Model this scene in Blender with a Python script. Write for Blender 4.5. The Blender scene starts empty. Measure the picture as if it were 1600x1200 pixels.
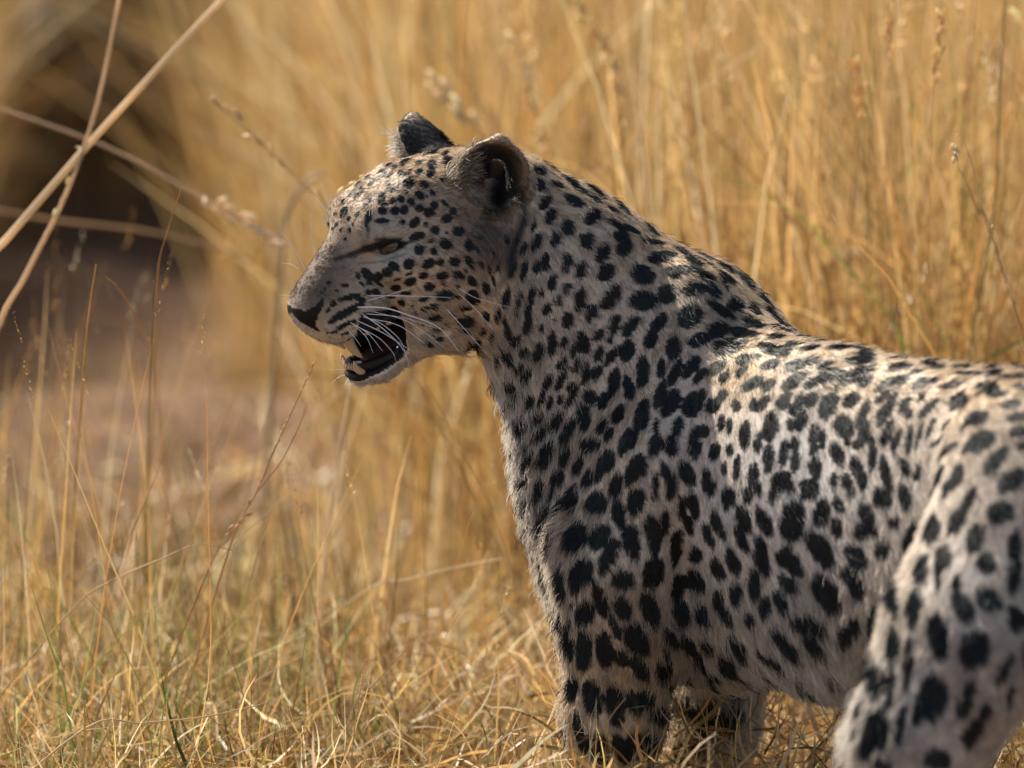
import bpy, math, os
import numpy as np
from mathutils import Vector

# ------------------------------------------------------------------ camera, sky, sun, exposure
scn = bpy.context.scene
PITCH = math.radians(8.0)
DIST = 8.08
TPP = 0.00067 / DIST                      # tangent per photograph pixel (1600 wide)
F = np.array([0.0, math.cos(PITCH), -math.sin(PITCH)])
U = np.array([0.0, math.sin(PITCH), math.cos(PITCH)])
R = np.array([1.0, 0.0, 0.0])
CEN = np.array([0.0, 0.0, 0.575])         # what the middle of the picture looks at
CAM = CEN - F * DIST

cd = bpy.data.cameras.new('camera')
cam = bpy.data.objects.new('camera', cd)
scn.collection.objects.link(cam)
cam.location = CAM
cam.rotation_euler = (math.pi / 2 - PITCH, 0, 0)
cd.sensor_width = 36.0
cd.lens = 36.0 / (1600 * TPP)
cd.clip_start = 0.1
cd.clip_end = 2000
cd.dof.use_dof = True
cd.dof.focus_distance = DIST - 0.06
cd.dof.aperture_fstop = 2.9
scn.camera = cam

SUN_EL, SUN_AZ = math.radians(47), math.radians(-47)   # azimuth from +Y (away from the camera) towards +X
sdir = np.array([math.sin(SUN_AZ) * math.cos(SUN_EL), math.cos(SUN_AZ) * math.cos(SUN_EL), math.sin(SUN_EL)])
world = bpy.data.worlds.new('World')
scn.world = world
world.use_nodes = True
wn = world.node_tree.nodes
sky = wn.new('ShaderNodeTexSky')
sky.sky_type = 'NISHITA'
sky.sun_disc = False
sky.sun_elevation = SUN_EL
sky.sun_rotation = SUN_AZ
sky.dust_density = 1.6
world.node_tree.links.new(sky.outputs[0], wn['Background'].inputs[0])
wn['Background'].inputs[1].default_value = 0.08
sl = bpy.data.lights.new('sun', 'SUN')
sl.energy = 5.0
sl.angle = math.radians(0.53)
sl.color = (1.0, 0.90, 0.76)
sun = bpy.data.objects.new('sun', sl)
sun.rotation_euler = Vector(sdir).to_track_quat('Z', 'Y').to_euler()
sun.location = (-4, 6, 8)
scn.collection.objects.link(sun)
vs = scn.view_settings
vs.view_transform = 'Standard'
vs.look = 'None'
vs.exposure = 0.92
vs.gamma = 1.0
vs.use_curve_mapping = False
scn.cycles.use_denoising = True
scn.cycles.max_bounces = 8
scn.cycles.diffuse_bounces = 4
scn.cycles.glossy_bounces = 2
scn.cycles.transmission_bounces = 3
scn.cycles.transparent_max_bounces = 4
scn.cycles_curves.shape = 'RIBBONS'
scn.cycles_curves.subdivisions = 2

rng = np.random.default_rng(7)


def W(px, py, y):
    """photograph pixel + distance plane -> world point"""
    d = F + (px - 800) * TPP * R + (600 - py) * TPP * U
    return CAM + d * ((y - CAM[1]) / d[1])


def project(P):
    v = P - CAM
    z = v @ F
    return np.stack([800 + (v @ R) / z / TPP, 600 - (v @ U) / z / TPP], -1)


def link(o, parent=None):
    scn.collection.objects.link(o)
    if parent is not None:
        o.parent = parent
    return o


def tag(o, label=None, cat=None, group=None, kind=None):
    for k, v in (('label', label), ('category', cat), ('group', group), ('kind', kind)):
        if v:
            o[k] = v
    return o


def mesh_obj(name, V, Fc, mat, parent=None, smooth=True):
    me = bpy.data.meshes.new(name)
    V = np.asarray(V, np.float32)
    Fc = np.asarray(Fc, np.int32)
    n = Fc.shape[1]
    me.vertices.add(len(V))
    me.vertices.foreach_set('co', V.ravel())
    me.loops.add(Fc.size)
    me.loops.foreach_set('vertex_index', Fc.ravel())
    me.polygons.add(len(Fc))
    me.polygons.foreach_set('loop_start', np.arange(0, Fc.size, n, dtype=np.int32))
    me.polygons.foreach_set('use_smooth', np.full(len(Fc), smooth))
    me.update(calc_edges=True)
    me.materials.append(mat)
    return link(bpy.data.objects.new(name, me), parent)


def vcol(o, name, C):
    """per-point colour attribute"""
    a = o.data.attributes.new(name, 'FLOAT_COLOR', 'POINT')
    C4 = np.ones((len(C), 4), np.float32)
    C4[:, :3] = C
    a.data.foreach_set('color', C4.ravel())


def nrm(v):
    v = np.asarray(v, float)
    return v / np.maximum(np.linalg.norm(v, axis=-1, keepdims=True), 1e-9)


# ------------------------------------------------------------------ materials
def mat_new(name):
    m = bpy.data.materials.new(name)
    m.use_nodes = True
    nt = m.node_tree
    nt.nodes.clear()
    return m, nt, nt.nodes.new('ShaderNodeOutputMaterial')


def mat_plain(name, col, rough=0.5, spec=0.5, bump=0.0, bscale=300, sss=0.0, coat=0.0):
    m, nt, out = mat_new(name)
    b = nt.nodes.new('ShaderNodeBsdfPrincipled')
    tc = nt.nodes.new('ShaderNodeTexCoord')
    no = nt.nodes.new('ShaderNodeTexNoise')
    no.inputs['Scale'].default_value = bscale
    no.inputs['Detail'].default_value = 4
    nt.links.new(tc.outputs['Object'], no.inputs['Vector'])
    mx = nt.nodes.new('ShaderNodeMix')
    mx.data_type = 'RGBA'
    mx.inputs[6].default_value = (*[c * 0.75 for c in col], 1)
    mx.inputs[7].default_value = (*[min(1, c * 1.2) for c in col], 1)
    nt.links.new(no.outputs[0], mx.inputs[0])
    nt.links.new(mx.outputs[2], b.inputs['Base Color'])
    b.inputs['Roughness'].default_value = rough
    b.inputs['Specular IOR Level'].default_value = spec
    b.inputs['Coat Weight'].default_value = coat
    b.inputs['Coat Roughness'].default_value = 0.08
    if sss:
        b.inputs['Subsurface Weight'].default_value = sss
        b.inputs['Subsurface Scale'].default_value = 0.003
    if bump:
        bp = nt.nodes.new('ShaderNodeBump')
        bp.inputs['Strength'].default_value = bump
        bp.inputs['Distance'].default_value = 0.001
        nt.links.new(no.outputs[0], bp.inputs['Height'])
        nt.links.new(bp.outputs[0], b.inputs['Normal'])
    nt.links.new(b.outputs[0], out.inputs[0])
    return m


def mat_attr(name, rough=0.6, spec=0.3, trans=0.0, bump=0.0, coat=0.0):
    """diffuse + translucent + weak gloss, colour from the 'col' attribute (blades, stems)"""
    m, nt, out = mat_new(name)
    at = nt.nodes.new('ShaderNodeAttribute')
    at.attribute_name = 'col'
    b = nt.nodes.new('ShaderNodeBsdfPrincipled')
    b.inputs['Roughness'].default_value = rough
    b.inputs['Specular IOR Level'].default_value = spec
    b.inputs['Coat Weight'].default_value = coat
    nt.links.new(at.outputs[0], b.inputs['Base Color'])
    if bump:
        tc = nt.nodes.new('ShaderNodeTexCoord')
        no = nt.nodes.new('ShaderNodeTexNoise')
        no.inputs['Scale'].default_value = 400
        nt.links.new(tc.outputs['Object'], no.inputs['Vector'])
        bp = nt.nodes.new('ShaderNodeBump')
        bp.inputs['Strength'].default_value = bump
        bp.inputs['Distance'].default_value = 0.001
        nt.links.new(no.outputs[0], bp.inputs['Height'])
        nt.links.new(bp.outputs[0], b.inputs['Normal'])
    if trans > 0:
        t = nt.nodes.new('ShaderNodeBsdfTranslucent')
        nt.links.new(at.outputs[0], t.inputs[0])
        mx = nt.nodes.new('ShaderNodeMixShader')
        mx.inputs[0].default_value = trans
        nt.links.new(b.outputs[0], mx.inputs[1])
        nt.links.new(t.outputs[0], mx.inputs[2])
        nt.links.new(mx.outputs[0], out.inputs[0])
    else:
        nt.links.new(b.outputs[0], out.inputs[0])
    return m

# ------------------------------------------------------------------ leopard: head frame
HP, HR, HY = [math.radians(v) for v in (25, 28, 20)]
f0 = -math.cos(HP) * R - math.sin(HP) * U
u0 = -math.sin(HP) * R + math.cos(HP) * U
r_ = math.cos(HR) * F + math.sin(HR) * u0
HUP = math.cos(HR) * u0 - math.sin(HR) * F
HF = math.cos(HY) * f0 - math.sin(HY) * r_
HRT = math.cos(HY) * r_ + math.sin(HY) * f0
HO = W(640, 400, 0.0)
HM = np.stack([HF, HRT, HUP])              # rows: forward, right (away from camera), up


def H(a, b, c):
    return HO + (np.array([a, b, c]) * 0.001) @ HM


def Hdir(a, b, c):
    return nrm(np.array([a, b, c], float) @ HM)


# ------------------------------------------------------------------ leopard: implicit body
OPS = []


def cone(a, b, ra, rb, k=0.03, n=None, f=1.0, mode='u'):
    OPS.append(dict(t='cone', a=np.array(a, float), b=np.array(b, float), ra=ra, rb=rb, k=k,
                    n=None if n is None else nrm(n), s=1.0 / f, mode=mode))


def ell(c, ax, rad, k=0.02, mode='u'):
    """ellipsoid, ax = rows of orthonormal axes, rad = 3 radii"""
    OPS.append(dict(t='ell', c=np.array(c, float), ax=np.array(ax, float), rad=np.array(rad, float), k=k, mode=mode))


def op_dist(o, P):
    if o['t'] == 'cone':
        a, b = o['a'], o['b']
        Q = P - a
        ba = b - a
        if o['n'] is not None:
            n, s = o['n'], np.float32(o['s'] - 1.0)
            Q = Q + (Q @ n)[..., None] * n * s
            ba = ba + (ba @ n) * n * s
        L2 = max(ba @ ba, 1e-9)
        t = np.clip((Q @ ba) / L2, 0, 1)
        d = np.linalg.norm(Q - t[..., None] * ba, axis=-1)
        return d - (o['ra'] + (o['rb'] - o['ra']) * t)
    Q = (P - o['c']) @ o['ax'].T
    k0 = np.linalg.norm(Q / o['rad'], axis=-1)
    k1 = np.linalg.norm(Q / (o['rad'] ** 2), axis=-1)
    return k0 * (k0 - 1.0) / np.maximum(k1, 1e-6)


def op_box(o):
    if o['t'] == 'cone':
        r = max(o['ra'], o['rb'])
        lo, hi = np.minimum(o['a'], o['b']) - r, np.maximum(o['a'], o['b']) + r
    else:
        e = np.sqrt(((o['ax'] * o['rad'][:, None]) ** 2).sum(0))
        lo, hi = o['c'] - e, o['c'] + e
    m = o['k'] * 1.2 + 0.012
    return lo - m, hi + m


def combine(D, d, o):
    k = o['k']
    if o['mode'] == 'u':
        h = np.maximum(k - np.abs(D - d), 0) / k
        return np.minimum(D, d) - h * h * k * 0.25
    d = -d
    h = np.maximum(k - np.abs(D - d), 0) / k
    return np.maximum(D, d) + h * h * k * 0.25


def hc(a, b, ra, rb=None, k=14, sym=True, n=None, f=1.0, mode='u'):
    """head cone in local millimetres, mirrored"""
    rb = ra if rb is None else rb
    for s in ((1, -1) if sym else (1,)):
        aa, bb = (a[0], s * a[1], a[2]), (b[0], s * b[1], b[2])
        nn = None if n is None else Hdir(n[0], s * n[1], n[2])
        cone(H(*aa), H(*bb), ra * .001, rb * .001, k * .001, nn, f, mode)


def he(c, rad, k=14, sym=True, rot=None, mode='u'):
    for s in ((1, -1) if sym else (1,)):
        ax = np.eye(3) if rot is None else np.array(rot, float)
        ax = ax * np.array([1, s, 1])
        ell(H(c[0], s * c[1], c[2]), ax @ HM, np.array(rad) * .001, k * .001, mode)


PXM = 0.00067


def pc(p, q, rp, rq, k=70, n=None, f=1.0, mode='u'):
    """body cone from (pixel x, pixel y, depth) to the same, radii in pixels"""
    cone(W(*p), W(*q), rp * PXM, rq * PXM, k * PXM, n, f, mode)


NB = nrm([-0.8, -0.6, 0.0])    # animal's left, on the trunk
NN = nrm([-0.35, -0.93, 0.0])  # on the neck

# trunk
pc((1075, 610, .03), (1110, 760, .02), 178, 185, 90, NB, .62)
pc((1110, 690, .00), (1260, 790, -.18), 212, 215, 90, NB, .55)
pc((1260, 785, -.18), (1450, 815, -.32), 205, 185, 90, NB, .52)
pc((1450, 790, -.32), (1640, 800, -.46), 185, 178, 90, NB, .56)
pc((1640, 790, -.46), (1740, 850, -.54), 165, 110, 90, NB, .70)
# spine ridge and shoulder blades
pc((1160, 590, .0), (1330, 645, -.20), 76, 68, 80)
pc((1330, 640, -.20), (1640, 680, -.46), 70, 78, 80)
pc((1075, 470, -.035), (1010, 720, -.085), 62, 80, 80, NB, .6)
pc((1096, 500, .05), (1118, 700, .13), 64, 75, 42, NB, .6)
# neck
pc((785, 345, .02), (885, 440, .03), 112, 136, 90, NN, .80)
pc((880, 448, .03), (980, 606, .03), 132, 172, 90, NN, .70)
pc((790, 460, .005), (898, 600, .02), 80, 76, 60, NN, .85)
pc((898, 600, .02), (942, 760, .03), 78, 102, 80, NN, .85)
pc((965, 485, .03), (1080, 535, .03), 100, 122, 80, NN, .75)
# breast
pc((934, 740, .04), (966, 900, .03), 104, 108, 80)
pc((985, 880, .05), (1130, 950, .0), 100, 100, 90)
pc((1130, 958, -.02), (1330, 965, -.20), 95, 105, 90)
pc((1330, 950, -.20), (1480, 930, -.34), 95, 90, 90)
# near foreleg
pc((1000, 730, -.07), (960, 880, -.07), 95, 88, 70, NB, .75)
pc((960, 880, -.07), (972, 985, -.06), 90, 80, 60)
pc((972, 985, -.06), (960, 1120, -.06), 78, 65, 60)
pc((960, 1120, -.06), (964, 1340, -.06), 64, 48, 50)
pc((965, 1340, -.06), (955, 1425, -.075), 50, 44, 30)
pc((955, 1430, -.08), (905, 1462, -.15), 42, 30, 30)
for dx, dy in ((-26, -.13), (-48, -.155), (-62, -.17), (-70, -.15)):
    pc((940, 1440, -.10), (930 + dx * 1.1, 1468, dy - .02), 26, 20, 16)
# far foreleg
pc((1120, 820, .12), (1140, 1000, .10), 90, 72, 70)
pc((1135, 1000, .10), (1116, 1130, .10), 70, 55, 50)
pc((1116, 1130, .10), (1110, 1330, .10), 55, 42, 50)
pc((1105, 1330, .09), (1095, 1400, .075), 42, 42, 30)
pc((1095, 1405, .07), (1050, 1435, .02), 40, 28, 30)
# near hind leg
NT = nrm([-0.72, -0.69, 0.1])
pc((1610, 770, -.54), (1500, 1010, -.57), 165, 128, 80, NT, .55)
pc((1500, 1010, -.57), (1430, 1170, -.575), 125, 96, 70, NT, .75)
pc((1430, 1170, -.575), (1490, 1320, -.545), 92, 60, 60)
pc((1490, 1320, -.545), (1560, 1410, -.52), 58, 38, 40)
pc((1560, 1410, -.52), (1530, 1530, -.545), 36, 34, 30)
pc((1530, 1530, -.55), (1470, 1560, -.62), 36, 28, 30)
# far hind leg
pc((1740, 800, -.38), (1720, 1000, -.33), 150, 100, 80, NT, .6)
pc((1720, 1000, -.33), (1690, 1100, -.31), 95, 75, 60)
pc((1690, 1100, -.31), (1760, 1320, -.34), 70, 40, 40)
pc((1760, 1320, -.34), (1740, 1450, -.36), 36, 34, 30)
pc((1740, 1450, -.36), (1690, 1480, -.41), 36, 28, 30)
# tail
pc((1740, 790, -.57), (1830, 960, -.66), 58, 40, 60)
pc((1830, 960, -.66), (1900, 1250, -.72), 40, 34, 40)
pc((1900, 1250, -.72), (2030, 1380, -.78), 34, 30, 40)

# head
he((-35, 0, 40), (82, 64, 48), 20, False)
hc((-20, 22, 60), (28, 26, 66), 32, 24, 20)
he((26, 0, 63), (34, 34, 30), 16, False)
hc((18, 41, 60), (40, 33, 64), 16, 15, 8)                 # brow
hc((45, 0, 58), (126, 0, 22), 21, 15, 14, False)           # bridge
hc((60, 9, 46), (126, 10, 18), 17, 13, 12)
hc((25, 0, 16), (106, 0, 2), 46, 33, 20, False)            # muzzle
hc((74, 25, -3), (112, 18, -8), 23, 20, 8)                # whisker pads
hc((132, 7, 16), (130, 4, 2), 9, 8, 8)                     # nose
hc((125, 0, 2), (122, 0, -14), 9, 8, 8, False)
hc((2, 52, 14), (36, 47, 24), 28, 15, 14)                  # cheek bone
hc((58, 30, 22), (84, 27, 14), 11, 10, 7)                  # fold beside the nose
hc((-45, 50, -10), (10, 48, -26), 42, 32, 24)              # cheek
hc((-30, 40, -48), (6, 36, -74), 38, 27, 22)               # jaw angle
hc((5, 34, -68), (84, 12, -83), 23, 11, 16)                # mandible
hc((80, 11, -83), (105, 7, -76), 12, 13, 12)               # chin
hc((40, 12, -80), (90, 0, -83), 15, 11, 12, False)
hc((22, 38, -30), (36, 36, -62), 22, 20, 14)               # mouth corner skin
# eye socket and mouth
ell(H(36, -50, 46), np.stack([Hdir(.92, .38, -.12), Hdir(.38, -.92, .1), Hdir(.1, .1, 1)]), (.0155, .014, .0031), .004, 's')
ell(H(36, 50, 46), np.stack([Hdir(.92, -.38, -.12), Hdir(.38, .92, .1), Hdir(.1, -.1, 1)]), (.0155, .014, .0031), .004, 's')
he((92, 0, -53), (42, 70, 24), 8, False, None, 's')
he((84, 0, -62), (30, 13, 19), 6, False, None, 's')
hc((131, 10, 9), (118, 12, 9), 4, 3, 3, mode='s')          # nostrils
# ears: the near one turned out, the far one swung sideways
EARS = []
for c, up, op in ((H(-88, 66, 60), Hdir(-.14, .66, .62), Hdir(.55, .72, -.10)),
                  (H(-99, -66, 62), Hdir(-.40, -.36, .84), Hdir(.42, -.86, .22))):
    op = nrm(op - up * (op @ up))
    sd = np.cross(up, op)
    ell(c - up * .004, np.stack([sd, up, op]), (.038, .043, .021), .012)
    cone(c - up * .034 - op * .008, c + up * .034 - op * .009, .031, .006, .012)
    ell(c + op * .0115 + up * .003, np.stack([sd, up, op]), (.0352, .0402, .0215), .002, 's')
    ell(c - up * .014 - op * .002 - HF * .004, np.stack([sd, up, op]), (.015, .021, .030), .006, 's')
    EARS.append((c, up, op))


def axis(lo, hi, flo, fhi, fine, coarse):
    return np.concatenate([np.arange(lo, flo, coarse), np.arange(flo, fhi, fine), np.arange(fhi, hi, coarse)]).astype(np.float32)


GX = axis(-.27, 1.02, -.255, .04, .0020, .0062)
GY = axis(-.92, .34, -.13, .155, .0020, .0062)
GZ = axis(-.03, .95, .52, .88, .0020, .0062)
D = np.full((len(GX), len(GY), len(GZ)), 1.0, np.float32)
for o in OPS:
    lo, hi = op_box(o)
    ix = [slice(max(np.searchsorted(G, lo[i]) - 1, 0), np.searchsorted(G, hi[i]) + 1) for i, G in enumerate((GX, GY, GZ))]
    gx, gy, gz = np.meshgrid(GX[ix[0]], GY[ix[1]], GZ[ix[2]], indexing='ij')
    d = op_dist(o, np.stack([gx, gy, gz], -1)).astype(np.float32)
    D[tuple(ix)] = combine(D[tuple(ix)], d, o)


def surface_nets(D, GX, GY, GZ):
    S = D < 0
    nx, ny, nz = D.shape
    acc = np.zeros((nx - 1, ny - 1, nz - 1), np.uint8)
    for i in (0, 1):
        for j in (0, 1):
            for k in (0, 1):
                acc += S[i:nx - 1 + i, j:ny - 1 + j, k:nz - 1 + k]
    cx, cy, cz = np.nonzero((acc > 0) & (acc < 8))
    idx = np.full(acc.shape, -1, np.int32)
    idx[cx, cy, cz] = np.arange(len(cx))
    P = np.zeros((len(cx), 3))
    cnt = np.zeros(len(cx))
    corners = [(i, j, k) for i in (0, 1) for j in (0, 1) for k in (0, 1)]
    pos = {c: np.stack([GX[cx + c[0]], GY[cy + c[1]], GZ[cz + c[2]]], -1) for c in corners}
    val = {c: D[cx + c[0], cy + c[1], cz + c[2]] for c in corners}
    for c in corners:
        for ax in range(3):
            if c[ax] == 0:
                e = list(c); e[ax] = 1; e = tuple(e)
                m = (val[c] < 0) != (val[e] < 0)
                t = val[c][m] / (val[c][m] - val[e][m])
                P[m] += pos[c][m] + (pos[e][m] - pos[c][m]) * t[:, None]
                cnt[m] += 1
    P /= cnt[:, None]
    Q = []
    for ax in range(3):
        a1, a2 = (ax + 1) % 3, (ax + 2) % 3
        sl0 = [slice(None)] * 3; sl1 = [slice(None)] * 3
        sl0[ax] = slice(0, -1); sl1[ax] = slice(1, None)
        s0, s1 = S[tuple(sl0)], S[tuple(sl1)]
        for flip in (False, True):
            m = (s0 & ~s1) if not flip else (~s0 & s1)
            ii = np.stack(np.nonzero(m), -1)
            ok = (ii[:, a1] > 0) & (ii[:, a2] > 0) & (ii[:, a1] < D.shape[a1] - 1) & (ii[:, a2] < D.shape[a2] - 1)
            ii = ii[ok]
            q = []
            for d1, d2 in ((-1, -1), (0, -1), (0, 0), (-1, 0)):
                jj = ii.copy(); jj[:, a1] += d1; jj[:, a2] += d2
                q.append(idx[jj[:, 0], jj[:, 1], jj[:, 2]])
            q = np.stack(q, -1)
            Q.append(q[:, ::-1] if flip else q)
    return P, np.concatenate(Q)


BV, BF = surface_nets(D, GX, GY, GZ)
del D


def smooth(V, Fq, it, lam=0.5):
    E = np.concatenate([Fq[:, [0, 1]], Fq[:, [1, 2]], Fq[:, [2, 3]], Fq[:, [3, 0]]])
    E = np.concatenate([E, E[:, ::-1]])
    deg = np.bincount(E[:, 0], minlength=len(V)).astype(float)
    for i in range(it):
        for l in (lam, -lam * 1.04):
            A = np.stack([np.bincount(E[:, 0], V[E[:, 1], c], len(V)) for c in range(3)], -1) / deg[:, None]
            V = V + (A - V) * l
    return V


BV = smooth(BV, BF, 3)


def vnormals(V, Fq):
    n = np.cross(V[Fq[:, 2]] - V[Fq[:, 0]], V[Fq[:, 3]] - V[Fq[:, 1]])
    N = np.zeros_like(V)
    for c in range(3):
        for k in range(4):
            N[:, c] += np.bincount(Fq[:, k], n[:, c], len(V))
    return nrm(N)


BN = vnormals(BV, BF)
print('leopard verts', len(BV), 'quads', len(BF))
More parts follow.
